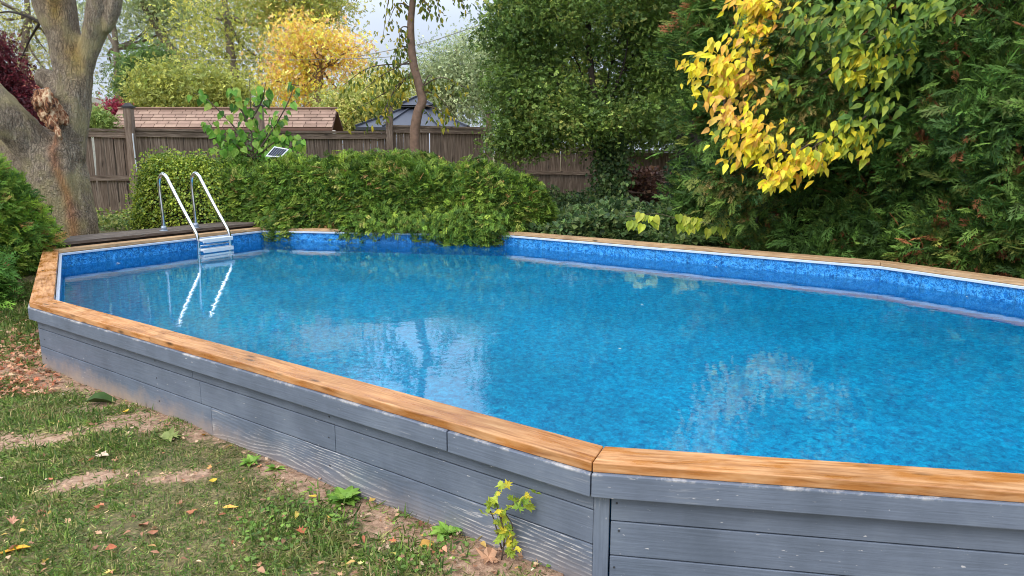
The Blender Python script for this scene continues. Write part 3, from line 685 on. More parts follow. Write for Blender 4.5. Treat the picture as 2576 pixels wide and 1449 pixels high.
def fence(label, posts, zbot, toprail, midrail, loc, m_='fence_wood', pw=.135, lean=0, capped=True):
    """posts: list of (plan point, post top z, section top z to the next post)"""
    root = empty('wooden_fence', loc, label, 'fence')
    for i, (p_, pt, st, hp) in enumerate([x_[:4] for x_ in posts]):
        if hp:
            mb = MB(); w = .13; mb.prism([(p_[0] - w / 2, p_[1] - .07 - w / 2), (p_[0] + w / 2, p_[1] - .07 - w / 2), (p_[0] + w / 2, p_[1] - .07 + w / 2), (p_[0] - w / 2, p_[1] - .07 + w / 2)], zbot[i] - .2, pt, (0, 0, 1), (i * 3, i))
            po = mb.build('fence_post', M['fence_wood_brown'], root, .006)
            if capped:
                mb = MB(); w = .085; c = np.array([p_[0], p_[1] - .07]); sq = lambda r: [(c[0] - r, c[1] - r), (c[0] + r, c[1] - r), (c[0] + r, c[1] + r), (c[0] - r, c[1] + r)]
                mb.prism(sq(w), pt, pt + .028, (1, 0)); lo = sq(w * .8); hi = sq(w * .35)
                mb.hexa([(q[0], q[1], pt + .029) for q in lo] + [(q[0], q[1], pt + .085) for q in hi], (1, 0)); mb.build('post_cap', M['post_cap'], po)
        if i == len(posts) - 1: break
        q_ = posts[i + 1][0]; dv = np.array(q_) - np.array(p_); L = np.linalg.norm(dv); dv = dv / L; nv = np.array([dv[1], -dv[0]])
        k = int(L / (pw - .004)); st2 = posts[i][2]; st3 = posts[i][4] if len(posts[i]) > 4 else st2
        for j in range(k):
            t = (j + .5) / k; c = np.array(p_) + dv * L * t
            plank(root, c[0], c[1], lerp(zbot[i], zbot[i + 1], t) - .03, lerp(st2, st3, t) - .075 + rnd.gauss(0, .004), pw, dv, m_, lean)
        a = np.array(p_); b_ = np.array(q_)
        e = nv * .035
        for z0, z1, hh, ww in ((st2, st3, .10, .04),):
            mb = MB(); mb.bar((a[0] + e[0], a[1] + e[1], z0 - .10), (b_[0] + e[0], b_[1] + e[1], z1 - .10), ww, hh, off=(i * 7, 1)); mb.build('top_rail', M[m_], root)
            mb = MB(); mb.bar((a[0], a[1], z0 - .024), (b_[0], b_[1], z1 - .024), .15, .04, off=(i * 5, 2)); mb.build('fence_cap', M[m_], root)
        for fz in midrail:
            mb = MB(); za, zb = lerp(zbot[i], st2, fz), lerp(zbot[i + 1], st3, fz)
            mb.bar((a[0] + e[0], a[1] + e[1], za), (b_[0] + e[0], b_[1] + e[1], zb), .04, .09, off=(i * 9, 3)); mb.build('rail', M[m_], root)
    return root
def fp(x, Y): q = at(x, 400, Y); return q[:2]
def tz(x, y, Y): return float(at(x, y, Y)[2])
P0, P1, P1b, P2_, P3_, P4_ = fp(-60, 12.1), fp(212, 12.5), fp(340, 12.8), fp(663, 13.7), fp(984, 14.6), fp(1232, 15.5)
posts = [(P0, 0, tz(0, 318, 12.2), False, tz(212, 321, 12.5)), (P1, 0, tz(225, 321, 12.5), False, tz(335, 326, 12.8)), (P1b, tz(355, 272, 12.8), tz(345, 322, 12.8), True, tz(650, 328, 13.7)),
         (P2_, tz(663, 269, 13.7), tz(670, 329, 13.7), True, tz(975, 330, 14.6)), (P3_, tz(985, 269, 14.6), tz(1010, 314, 14.6), True, tz(1225, 320, 15.5)), (P4_, tz(1232, 286, 15.5), 2.2, True)]
fn = fence('long weathered brown board fence with capped posts behind the low hedge', posts, [.5, .5, .5, .48, .46, .45], .1, (.07, .46), (P1[0], P1[1], .5), lean=-.0)
R9 = fp(1245, 16.3); R0, R1, R2 = fp(1320, 17.0), fp(1565, 18.2), fp(1790, 19.3)
posts = [(R9, 0, tz(1245, 345, 16.3), False, tz(1325, 360, 17)), (R0, 1.9, tz(1330, 362, 17), False, tz(1560, 370, 18.2)), (R1, tz(1565, 362, 18.2), tz(1565, 377, 18.2), True, tz(1790, 379, 19.3)), (R2, 1.7, 1.7, False)]
fence('dark shaded board fence behind the crabapple trunk', posts, [.5, .55, .5, .4], .1, (.5,), (R1[0], R1[1], .5), capped=False)

# ------------------------------------------------------------------ shed with shingled roof, beyond the fence
sh = empty('garden_shed', (-8.5, 18, 0), 'garden shed with pale brick-red shingle roof behind the fence', 'shed')
YS = 17.0; e0, e1 = at(300, 322, YS), at(836, 322, YS); zE = e0[2]; r0 = at(292, 274, YS + .55); zR = tz(292, 273, YS + .55); xL, xR = e0[0] - .25, e1[0]
mb = MB(); mb.prism([(xL + .2, YS + .15), (xR - .25, YS + .15), (xR - .25, YS + 1.0), (xL + .2, YS + 1.0)], .3, zE - .02, (1, 0)); mb.build('wall', M['dark_bark'], sh)
mb = MB(); mb.hexa([(xL, YS, zE - .06), (xR, YS, zE - .06), (xR, YS + .55, zR - .06), (xL, YS + .55, zR - .06), (xL, YS, zE - .01), (xR, YS, zE - .01), (xR, YS + .55, zR - .01), (xL, YS + .55, zR - .01)], (1, 0))
mb.hexa([(xL, YS + .55, zR - .06), (xR, YS + .55, zR - .06), (xR, YS + 1.1, zE - .06), (xL, YS + 1.1, zE - .06), (xL, YS + .55, zR - .01), (xR, YS + .55, zR - .01), (xR, YS + 1.1, zE - .01), (xL, YS + 1.1, zE - .01)], (1, 0))
roof = mb.build('roof', M['shingle'], sh)
smesh = []
for v in range(3):
    mb = MB(); mb.hexa([(-.5, -.5, -.5), (.5, -.5, -.5), (.5, .5, -.5), (-.5, .5, -.5), (-.5, -.5, .5), (.5, -.5, .5), (.5, .5, .5), (-.5, .5, .5)], (1, 0)); me = bpy.data.meshes.new('shingle'); mb.bm.to_mesh(me); mb.bm.free(); me.materials.append(M['shingle_variants'][v]); smesh.append(me)
rows_n = 6; slope = math.atan2(zR - zE, .55); sl = math.hypot(zR - zE, .55) / rows_n
for r_ in range(rows_n):
    x = xL - rnd.uniform(0, .2)
    while x < xR:
        w_ = rnd.choice([.22, .26, .30, .26]); x2 = min(x + w_, xR); xa = max(x, xL)
        if x2 - xa > .04:
            o = bpy.data.objects.new('shingle', rnd.choice(smesh)); C.objects.link(o); o.parent = roof
            t = (r_ + .5) / rows_n; o.scale = (x2 - xa - .012, sl * .90, .012); o.rotation_euler = (slope - .05, 0, 0)
            q = Vector(((x2 + xa) / 2, YS + .55 * t, lerp(zE, zR, t) + .012)); o.location = q - roof.location - sh.location
        x = x2
mb = MB(); mb.bar((xL, YS + .55, zR + .015), (xR, YS + .55, zR + .015), .16, .03); mb.build('ridge_cap', M['shingle_variants'][1], sh)
mb = MB(); mb.bar((xR + .03, YS + .02, zE - .6), (xR + .03, YS + .02, zE - .05), .06, .06, up=(0, 1, 0)); mb.build('white_trim', M['cream'], sh)

# ------------------------------------------------------------------ gazebo
YG = 19.5; gc = at(1052, 300, YG); ga = empty('gazebo', (gc[0], YG, .4), 'grey metal-roofed gazebo with two-tier roof behind the fence', 'gazebo')
def hip(c, r, z0, z1, r2, m_, name, par, ribs=True):
    cs = [(c[0] - r, c[1] - r), (c[0] + r, c[1] - r), (c[0] + r, c[1] + r), (c[0] - r, c[1] + r)]; ct = [(c[0] - r2, c[1] - r2), (c[0] + r2, c[1] - r2), (c[0] + r2, c[1] + r2), (c[0] - r2, c[1] + r2)]
    for k in range(4):
        j = (k + 1) % 4; mb = MB(); lo = [(*cs[k], z0), (*cs[j], z0), (*ct[j], z1), (*ct[k], z1)]
        mb.hexa([(q[0], q[1], q[2] - .02) for q in lo] + lo, (1, 0)); mb.build(name, M[m_], par)
        mb = MB()
        for t in ([0, .25, .5, .75] if ribs else [0]):
            a_, b_ = np.array(lo[0]), np.array(lo[1]); c_, d_ = np.array(lo[2]), np.array(lo[3]); p0 = lerp(a_, b_, t); p1 = lerp(d_, c_, t)
            mb.bar(p0 + [0, 0, .02], p1 + [0, 0, .02], .05, .04)
        mb.build('roof_rib', M[m_], par)
zg0 = tz(1052, 318, YG - 1.7); zg1 = tz(1052, 272, YG); zt = tz(1045, 247, YG)
hip((gc[0], YG), 1.40, zg0, zg1 - .02, .3, 'gazebo_roof', 'roof_panel', ga); hip((gc[0], YG), .44, zg1 + .05, zt + .03, .03, 'gazebo_roof', 'cap_panel', ga, False)
mb = MB()
for k in ((-1, -1), (1, -1), (1, 1), (-1, 1)): pass
for a_, b_ in (((-1, -1), (1, -1)), ((1, -1), (1, 1)), ((1, 1), (-1, 1)), ((-1, 1), (-1, -1))):
    mb.bar((gc[0] + a_[0] * 1.38, YG + a_[1] * 1.38, zg0 - .05), (gc[0] + b_[0] * 1.38, YG + b_[1] * 1.38, zg0 - .05), .05, .07)
    mb.bar((gc[0] + a_[0] * .42, YG + a_[1] * .42, zg1 + .03), (gc[0] + b_[0] * .42, YG + b_[1] * .42, zg1 + .03), .04, .05)
mb.build('eave_frame', M['dark_metal'], ga)
for sx in (-1, 1):
    for sy in (-1, 1):
        mb = MB(); mb.tube([(gc[0] + sx * 1.28, YG + sy * 1.28, .35), (gc[0] + sx * 1.28, YG + sy * 1.28, zg0 - .09)], .06, 8); mb.build('gazebo_post', M['dark_metal'], ga)

# ------------------------------------------------------------------ neighbour's house, far left
hs = empty('neighbour_house', (-24, 33, 0), 'far house with salmon roof and white vent behind red maple', 'house')
a = at(-120, 225, 33); b_ = at(95, 225, 33); zt_ = tz(20, 203, 36)
mb = MB(); mb.prism([(a[0], 33), (b_[0], 33), (b_[0], 40), (a[0], 40)], .2, a[2] - .02, (1, 0)); mb.build('wall', M['cream'], hs)
mb = MB(); mb.hexa([(a[0] - .3, 32.6, a[2]), (b_[0] + .3, 32.6, a[2]), (b_[0] + .3, 36.5, zt_ + .12), (a[0] - .3, 36.5, zt_ + .12), (a[0] - .3, 32.6, a[2] + .12), (b_[0] + .3, 32.6, a[2] + .12), (b_[0] + .3, 36.5, zt_ + .3), (a[0] - .3, 36.5, zt_ + .3)], (1, 0)); mb.build('roof', M['orange_roof'], hs)
v = at(62, 200, 35); vt = tz(62, 183, 35); mb = MB(); mb.tube([(v[0], 35, a[2]), (v[0], 35, vt)], .17, 10); mb.tube([(v[0], 35, vt), (v[0], 35, vt + .1)], .26, 10); mb.build('vent_pipe', M['cream'], hs)

# ------------------------------------------------------------------ low clipped cedar hedge behind the pool
GREEN_H = [S(110, 136, 48), S(88, 116, 44), S(138, 154, 58), S(62, 88, 36), S(164, 156, 84)]
hd = empty('cedar_hedge', (-2.6, 11, .4), 'low clipped cedar hedge overhanging the far edge of the pool', 'hedge')
nF = np.array([.16, .987])
hp = [fp(520, 12.0), (-4.1, 11.58), (-2.6, 11.22), (-1.2, 10.90), (-.45, 10.76), (-.05, 10.9), fp(1322, 11.4)]
zt_h = 1.35
cedar_mass(hd, hp, .62, zt_h - .40, .40, 5.0, 6800, 9, .118, GREEN_H, [4, 4, 2, 3.5, .5], .015, .085, 3.4, 31, (1.15, .9, .8, .05), .22, .62, rustcol=S(196, 150, 96))
# sprays that hang over the rim of the pool
q = rng.random(330); Wx = np.interp(q, [0, .35, 1], [-2.2, -1.0, -.2]); Wy = np.interp(Wx, [-3.7, -.09], [10.66, 10.07]) - rng.uniform(-.12, .17, 330); Wz = rng.uniform(.56, .82, 330)
bend0 = np.stack([Wx, Wy, Wz], 1) + rng.normal(0, .05, (330, 3)) * [1.5, .3, .2]; idx = np.repeat(np.arange(330), 6)
pp = bend0[idx] + rng.normal(0, .05, (len(idx), 3)); dv = norm(rng.normal(0, .45, (len(idx), 3)) + np.array([0, -.7, -.45])); 
scatter('hanging_sprays', SPR, pp, frames(dv, norm(rng.normal(0, .5, (len(idx), 3)) + [0, -.3, 1])), .12 * rng.uniform(.6, 1.2, len(idx)), palette(len(idx), GREEN_H, [4, 4, 2, 3, .3], .2), M['cedar'], hd)
mb = MB()
for k in range(9):
    x = lerp(-4.6, .3, k / 8); mb.tube([(x, np.interp(x, [-4.6, .3], [11.9, 11.35]), .35), (x + .05, np.interp(x, [-4.6, .3], [11.9, 11.35]), 1.2)], .04, 7)
mb.build('stems', M['dark_bark'], hd)
# rounded yellow-green shrub at the left end of the hedge
rs = empty('round_shrub', (*fp(440, 11.5), .5), 'rounded yellow-green small-leaved shrub behind the ladder', 'shrub')
TS = [tpl_small(.34), tpl_small(.4)]
def leafy_mass(parent, pts, a, h, z0, p, nclump, per, size, cols, wts, amp=.08, sc=3, seed=3, name='foliage', k=.88, tpls=None, weights=(1, 1, 1, .3), spread=1.3, hprof=None):
    bend = Bend(pts); q, nr = superell(nclump, bend.L, a, h, p, weights); W, Nn = bend(q, nr); ns = Noise(seed, sc)
    W = W + Nn * (ns(W) * amp)[:, None]; W[:, 2] += z0
    T = []
    for v in range(6):
        P = rng.normal(0, spread, (per, 3)) - np.array([0, 1, 0]) * rng.uniform(0, 2.4, (per, 1)); d = norm(np.array([0, .6, 0]) + rng.normal(0, .7, (per, 3)))
        T.append(bundle(tpls or TS, P, frames(d, norm(np.array([0, .5, .7]) + rng.normal(0, .5, (per, 3)))), rng.uniform(.6, 1.3, per), np.exp(rng.normal(0, .17, per))))
    scatter_gn(name, T, W, frames(Nn, norm(np.array([0, 0, 1]) + rng.normal(0, .3, Nn.shape))), size * rng.uniform(.8, 1.2, nclump), palette(nclump, cols, wts, .14), M['leaf_i'], parent); core_mesh('light_block_core', bend, bend.L, a, h, p, z0, parent, k)  # added dark core keeps light from passing through the shrub
c = fp(445, 11.3); leafy_mass(rs, [(c[0] - .62, c[1] + .1), (c[0] + .85, c[1] - .05)], .55, 1.17, .45, 3.0, 3600, 7, .045, [S(160, 170, 60), S(104, 128, 52), S(170, 174, 84), S(78, 104, 44)], [4, 4, 2, 2], .05)

# left cedars beside the grass
lc = empty('cedar_bush', (-6.2, 8.0, 0), 'bushy bright green cedar at the left edge, taller one', 'bush')
LG = [S(104, 134, 42), S(78, 110, 40), S(142, 158, 62), S(54, 84, 36)]
cedar_mass(lc, [(-7.8, 8.2), (-5.42, 7.95)], .95, 1.74, .05, 2.6, 3000, 8, .15, LG, [4, 4, 2.5, 2.5], .02, .09, 2.6, 41, (1.2, 1, 1.3, .05), .1, .6, rustcol=S(190, 150, 90))
l2 = empty('cedar_bush', (-5.6, 7.0, 0), 'low darker cedar below the tall one, beside the pool corner', 'bush')
cedar_mass(l2, [(-6.6, 6.9), (-5.22, 6.75)], .62, .74, .0, 2.6, 1700, 8, .14, [S(78, 116, 40), S(58, 94, 36), S(110, 140, 52)], [4, 4, 1.5], .04, .08, 2.6, 42, (1.2, .8, 1.4, .05), .45, .84)

# ------------------------------------------------------------------ tall cedar screen on the right
TG = [S(84, 116, 48), S(66, 94, 42), S(108, 134, 58), S(52, 74, 38), S(128, 132, 62)]
tcd = empty('tall_cedar_screen', (4.6, 8.6, .3), 'tall dark green cedar screen along the right far side', 'hedge')
sgn = Noise(51, .8)
cedar_mass(tcd, [(3.3, 11.2), (4.1, 9.9), (5.2, 8.7), (6.2, 7.1), (6.8, 5.2), (7.0, 3.6)], 1.0, 6.6, .15, 6.0, 8200, 9, .20, TG, [4, 4, 2.2, 2.5, .8], .042, .28, 2.1, 52, (1.6, .15, .5, .0), .25, .3)
W2 = np.concatenate([np.stack([at(x_, y_, Y_) for x_, y_, Y_ in zip(rng.normal(mx_, sx_, k_), rng.normal(my_, sy_, k_), rng.uniform(Y0 + .2, Y0 + .65, k_))]) for mx_, my_, sx_, sy_, Y0, k_ in ((1985, 190, 45, 70, 8.15, 150), (2040, 270, 40, 45, 8.05, 90), (1960, 90, 30, 50, 8.4, 60), (1860, 470, 40, 60, 8.6, 90))])
T2 = []
for v in range(5):
    P = rng.normal(0, .45, (9, 3)); d = norm(np.array([0, 1, 0]) + rng.normal(0, .5, (9, 3))); T2.append(bundle(SPR, P, frames(d, norm(np.array([0, 0, 1]) + rng.normal(0, .6, (9, 3)))), rng.uniform(.6, 1.25, 9), np.exp(rng.normal(0, .16, 9))))
scatter_gn('forward_boughs', T2, W2, frames(norm(rng.normal(0, .4, W2.shape) + [-.5, -.7, -.15]), norm(rng.normal(0, .3, W2.shape) + [0, 0, 1])), .18 * rng.uniform(.75, 1.25, len(W2)), palette(len(W2), TG + [S(150, 128, 76)]), M['cedar_i'], tcd)

# ------------------------------------------------------------------ the big maple on the left
mp_ = empty('maple_tree', (-5.9, 9.9, .45), 'thick old maple with split trunk and rotten broken limb', 'tree')
YM = 10.2
def m_(x, y, dY=0): q = at(x, y, YM + dY); return (q[0], q[1], q[2])
def rr(px): return px * YM / FPX / 2
def tintf(V):
    t = np.ones((len(V), 3)); L = at(215, 10, YM)[0]
    lic_ = np.exp(-((V[:, 0] - np.interp(V[:, 2], [tz(0, 160, YM), tz(0, 0, YM)], [at(205, 160, YM)[0], at(160, 0, YM)[0]])) / .13) ** 2) * np.clip((V[:, 2] - 2.4) * 1.5, 0, 1) * np.clip((3.6 + Noise(9, 3)(V) * .5 - V[:, 2]) * 2 + 1, 0, 1)
    t = t * (1 - lic_[:, None] * .75) + np.array([1.15, .85, .22]) * lic_[:, None] * .75
    # bare reddish seam down the front
    zz = V[:, 2]; xs = np.interp(zz, [tz(0, 560, YM), tz(0, 330, YM), tz(0, 290, YM)], [at(212, 560, YM)[0], at(158, 330, YM)[0], at(140, 290, YM)[0]])
    se = np.exp(-((V[:, 0] - xs - Noise(10, 4)(V) * .02) / .055) ** 2) * (zz < 2.1) * (V[:, 1] < YM)
    return t * (1 - se[:, None] * .8) + np.array([1.25, .72, .5]) * se[:, None] * .8
tubes = [([m_(140, 625), m_(158, 585), m_(155, 520), m_(142, 440), m_(135, 370)], [rr(240), rr(160), rr(138), rr(138), rr(120)]),
         ([m_(150, 430), m_(178, 350), m_(186, 280), m_(184, 220), m_(172, 160), m_(160, 90), m_(135, 0), m_(95, -150), m_(40, -330)], [rr(100), rr(66), rr(66), rr(76), rr(78), rr(76), rr(98), rr(84), rr(50)]),
         ([m_(188, 400), m_(190, 310), m_(198, 230), m_(212, 170), m_(232, 105), m_(250, 40), m_(259, 0), m_(274, -90), m_(300, -240), m_(340, -400)], [rr(44), rr(40), rr(46), rr(44), rr(50), rr(60), rr(66), rr(70), rr(60), rr(30)]),
         ([m_(268, 82, -.05), m_(283, 30, -.05), m_(292, -40, -.05)], [rr(20), rr(36), rr(44)]),
         ([m_(140, 450), m_(88, 372, -.1), m_(20, 300, -.3), m_(-80, 200, -.5), m_(-200, 60, -.8)], [rr(120), rr(105), rr(95), rr(85), rr(60)]),
         ([m_(175, 255), m_(135, 210, .1), m_(112, 200, .1), m_(94, 203, .1)], [rr(80), rr(58), rr(52), rr(30)]),
         ([m_(10, 300, .4), m_(60, 430, .3), m_(110, 540, .2)], [rr(50), rr(66), rr(70)])]
organic('trunk', tubes, 'bark', mp_, .026, .013, 7, tintf)
organic('rotten_stub', [([m_(150, 320, -.22), m_(120, 262, -.3), m_(98, 236, -.3)], [rr(36), rr(54), rr(40)]), ([m_(142, 300, -.3), m_(158, 350, -.42)], [rr(40), rr(12)])], 'rotten_wood', mp_, .018, .05, 13)
crown(mp_, [((-6.6, 10.8, 7.0), (2.4, 2.0, 1.5), 1), ((-4.4, 10.4, 7.6), (1.7, 1.6, 1.2), .7), ((-8.6, 9.6, 6.6), (2, 2, 1.6), .7)], 9000, .16, [S(110, 128, 62), S(150, 150, 74), S(84, 104, 52)], None, .4)
mb = MB()
for pts in ([m_(110, 60), m_(60, 38, .2), m_(10, 30, .4), m_(-60, 50, .6)], [m_(112, 40), m_(80, 90, .3), m_(52, 150, .4)], [m_(225, 20, .3), m_(215, -20, .4), m_(190, -60, .5)]):
    p_ = smooth_path(pts, 5); mb.tube(p_, list(np.linspace(.022, .006, len(p_))), 6)
mb.build('branch', M['dark_bark'], mp_)

# ------------------------------------------------------------------ distant trees
FARG = [S(150, 156, 100), S(160, 160, 86), S(104, 118, 70), S(176, 170, 96)]
TC = [tpl_cluster(5, .26, i, 1.0, .5) for i in range(3)]
hole = Noise(133, 1.0)
def sky_holes(c):
    u = c[:, 0] / c[:, 1] * FPX + CX; v = CY - (np.tan(np.arctan2(c[:, 2] - EYE, c[:, 1]) + PITCH)) * FPX
    h = hole(np.stack([u / 26, v / 20, 0 * u], 1)); keep = (h < .95) | (v > 235)
    keep &= ~((u > 236) & (u < 318) & (v > 95) & (v < 270) & (rng.random(len(u)) < .85))
    return keep & ~((u > 880) & (u < 1060) & (v < 95) & (v > -400))
def far_tree(label, x, Y, blobs, n_, size, cols, trunk_px, wts=None, clump=.6, name='tree', tr=.22, gap=None, mat_='far_bark', trunk_top=None, per=26, lm=9, limr=.09, shell=.45):
    base = fp(x, Y); root = empty(name, (base[0], base[1], .2), label, 'tree')
    bl_ = []
    for (bx, by, rx, ry, dY, w_) in blobs:
        q = at(bx, by, Y + dY); k = (Y + dY) / FPX; bl_.append((q, (rx * k, max(rx, ry) * k * .7, ry * k), w_))
    cc = crown(root, bl_, n_, size, cols, wts, clump, .35, TC, shell, per, gap=(lambda c: sky_holes(c) & (gap(c) if gap else True)))
    pts = [(base[0], base[1], .1)] + [tuple(at(px, py, Y)) for px, py in trunk_px]
    mb = MB(); pth = smooth_path(pts, 4); mb.tube(pth, list(np.linspace(tr, tr * .35, len(pth))), 9); mb.build('trunk', M[mat_], root)
    if lm:
        sel = cc[rng.choice(len(cc), lm)]; r_ = np.array(pts[-2]); limbs(root, r_, sel, limr, mat_, 'limbs'); 
    return root
far_tree('pale olive tree behind the maple, farthest left', 60, 34, [(20, 40, 170, 120, 0, 1), (90, 170, 110, 70, 1, .5)], 5000, .18, FARG, [(60, 160), (70, 40), (60, -60)], None, .7)
far_tree('tall willow with leaning grey limbs right of the maple', 310, 32, [(340, 100, 150, 90, 1.5, 1), (300, 10, 170, 50, 1, .7), (430, 50, 100, 100, 2, .9), (300, 200, 90, 60, 2, .35)], 7000, .16, [S(140, 150, 108), S(164, 168, 116), S(110, 124, 86)], [(300, 230), (292, 120), (280, 20)], None, .7, lm=6)
wl = far_tree('leaning grey tree whose limb crosses behind the willow', 500, 33, [(420, -10, 110, 40, 0, 1)], 3500, .20, [S(124, 138, 92), S(150, 156, 98)], [(470, 200), (425, 120), (380, 40), (335, -20)], None, .7, tr=.35, lm=3)
far_tree('yellow-green tree with dark upright trunk left of the golden tree', 600, 29, [(570, 30, 110, 80, 1, 1), (500, 130, 80, 70, 1, .7), (655, 120, 65, 80, 1, .8), (590, -10, 120, 35, 1, .4), (580, 190, 90, 50, 1.5, .4), (545, 60, 30, 50, -1, .2)], 8500, .16, [S(170, 168, 76), S(136, 146, 72), S(196, 184, 88), S(110, 126, 66)], [(598, 240), (580, 130), (570, 40), (560, -40)], None, .65, lm=7)
far_tree('green tree with drooping branches above the golden tree', 780, 26, [(720, 10, 120, 50, 0, 1), (825, 10, 70, 40, 0, .9), (720, -40, 80, 30, 0, .3), (900, 30, 28, 36, 0, .15)], 8500, .15, [S(122, 136, 66), S(150, 156, 74), S(172, 160, 84)], [(770, 200), (745, 60), (740, -40)], None, .5, lm=7)
def gapg(c): u = (c[:, 0] / (c[:, 1]) * FPX / .985 + CX); return ~((np.abs(u - 840) < 26) & (c[:, 2] < 4.2) & (c[:, 2] > 3.2) & (rng.random(len(c)) < .8))
far_tree('golden yellow autumn tree behind the shed', 800, 24, [(770, 105, 85, 55, 0, 1.3), (880, 120, 50, 70, 0, .7), (730, 215, 65, 65, 0, 1), (850, 215, 75, 60, 0, .8), (800, 150, 120, 90, .5, .8)], 8500, .12, [S(240, 196, 66), S(224, 172, 88), S(206, 156, 116), S(236, 200, 110)], [(800, 240), (805, 170), (815, 100)], [4, 3, 1.6, 1.5], .32, gap=gapg, mat_='brown_bark', lm=16, limr=.05)
far_tree('rounded olive-green bush behind the shed roof', 470, 21, [(470, 235, 130, 65, 0, 1), (400, 215, 60, 50, 0, .5), (560, 235, 60, 50, 0, .5)], 10000, .13, [S(146, 150, 72), S(170, 168, 82), S(116, 128, 62)], [(470, 250)], None, .28, name='bush', lm=4)
far_tree('narrow dark green conifer between willow and olive bush', 352, 23, [(352, 215, 30, 75, 0, 1), (385, 165, 32, 50, 0, .5)], 9000, .13, [S(74, 98, 48), S(96, 120, 56)], [(352, 230), (352, 150)], None, .22, name='conifer', lm=0)
far_tree('pale silvery green tree right of the slender trunk', 1130, 25, [(1105, 200, 60, 80, 0, 1), (1215, 180, 45, 80, 0, 1), (1160, 240, 100, 70, 0, .8), (1180, 120, 20, 30, 0, .15)], 17000, .12, [S(150, 162, 120), S(124, 140, 98), S(176, 180, 136)], [(1140, 220), (1150, 120)], None, .42, lm=9, limr=.04)
far_tree('light yellow-green shrub between the shed and the gazebo', 900, 20, [(880, 285, 70, 45, 0, 1), (960, 255, 70, 60, 1, 1)], 12000, .12, [S(170, 172, 92), S(140, 150, 76), S(200, 188, 110)], [(900, 290)], None, .26, name='shrub', lm=0)
far_tree('dull green trees closing the gap behind the golden tree', 650, 38, [(560, 250, 300, 60, 0, 1), (950, 230, 200, 70, 0, .8), (250, 250, 200, 40, 0, .5), (1350, 200, 120, 120, -8, .8)], 6000, .24, [S(112, 126, 84), S(92, 108, 72), S(140, 146, 92)], [(650, 260)], None, .8, name='tree_row', lm=0)
far_tree('dark crimson Japanese maple at the left edge', 10, 16, [(-20, 225, 85, 60, 0, 1), (70, 275, 70, 28, 0, .7), (0, 130, 26, 35, 0, .3), (10, 205, 40, 30, 0, .4)], 9000, .11, [S(84, 34, 40), S(112, 44, 52), S(60, 26, 34)], [(-10, 260)], None, .2, name='red_maple', lm=4)
far_tree('low crimson bush between maple trunk and shed', 275, 18, [(282, 292, 38, 26, 0, 1)], 2600, .09, [S(158, 56, 72), S(120, 44, 60)], [(275, 300)], None, .14, name='red_bush', lm=0)
far_tree('small green bush beside the crimson bush', 255, 16.5, [(248, 305, 28, 22, 0, 1)], 1400, .10, [S(104, 128, 60), S(136, 150, 80)], [(250, 305)], None, .12, name='green_bush', lm=0)

# ------------------------------------------------------------------ dark crabapple, and the dark trees behind it
CG = [S(106, 130, 58), S(86, 110, 50), S(134, 150, 72), S(66, 88, 42), S(162, 160, 78)]
gapn = Noise(91, 1.6)
cr_ = empty('crabapple_tree', (*fp(1535, 13.4), .45), 'dark green small-leaved crabapple spreading over the shaded fence', 'tree')
YC = 13.2
def bb(x, y, rx, ry, dY, w_): q = at(x, y, YC + dY); k = (YC + dY) / FPX; return (q, (rx * k, max(rx, ry) * k * .7, ry * k), w_)
cc = crown(cr_, [bb(1480, 120, 230, 150, 0, 2.2), bb(1340, 230, 110, 90, -.2, 1), bb(1330, 330, 85, 50, 0, .6), bb(1560, 250, 140, 90, -.3, 1.2), bb(1430, 320, 120, 50, -.3, .7), bb(1310, 90, 95, 110, .3, .9),
                 bb(1560, -80, 240, 150, 0, 2.2), bb(1640, -300, 250, 160, 0, 2), bb(1660, 160, 110, 110, .3, 1), bb(1640, 330, 60, 35, 0, .15), bb(1290, 365, 60, 32, -.2, .35)], 62000, .085, CG, [4, 4, 2.5, 3, .7], .15, .3, [tpl_cluster(6, .34, i) for i in range(3)], .5, 30, gap=lambda c: gapn(c) < 1.25)
tk = [tuple(at(x, y, YC)) for x, y in ((1530, 590), (1535, 480), (1528, 380), (1505, 300), (1490, 200), (1480, 60), (1500, -150))]
mb = MB(); pth = smooth_path(tk, 4); mb.tube(pth, list(np.linspace(.095, .04, len(pth))), 9); mb.tube(smooth_path([at(1560, 585, YC), at(1552, 470, YC + .1), at(1545, 360, YC), at(1600, 250, YC)], 4), .045, 8); mb.build('trunk', M['dark_bark'], cr_)
limbs(cr_, tk[3], cc[rng.choice(len(cc), 14)], .028, 'dark_bark', 'limbs')
dk = empty('shade_tree', (*fp(1700, 16), .4), 'tall dark leafy tree with thick brown trunk behind the crabapple', 'tree')
def b2(x, y, rx, ry, Y, w_): q = at(x, y, Y); k = Y / FPX; return (q, (rx * k, max(rx, ry) * k * .5, ry * k), w_)
crown(dk, [b2(1700, 60, 200, 130, 17, 1.4), b2(1850, 150, 170, 170, 17, 1.5), b2(1720, -150, 320, 180, 16, 2), b2(1700, 240, 120, 60, 18, .6), b2(1350, 60, 130, 140, 18, 1), b2(1900, -250, 300, 200, 16, 2), b2(1800, 320, 130, 60, 18, .5), b2(1420, 250, 170, 90, 18, .9), b2(1620, 320, 130, 50, 18.5, .5)], 52000, .15, [S(78, 104, 46), S(62, 86, 40), S(100, 126, 54), S(116, 136, 58)], None, .3, .3, None, .4, 28)
YK = 15.5
mb = MB(); mb.tube(smooth_path([at(1745, 600, YK), at(1740, 400, YK), at(1730, 200, YK), at(1722, 20, YK), at(1715, -200, YK)], 5), [.33] * 5 + [.3] * 10 + [.26] * 6, 14); mb.build('trunk', M['dark_bark'], dk)

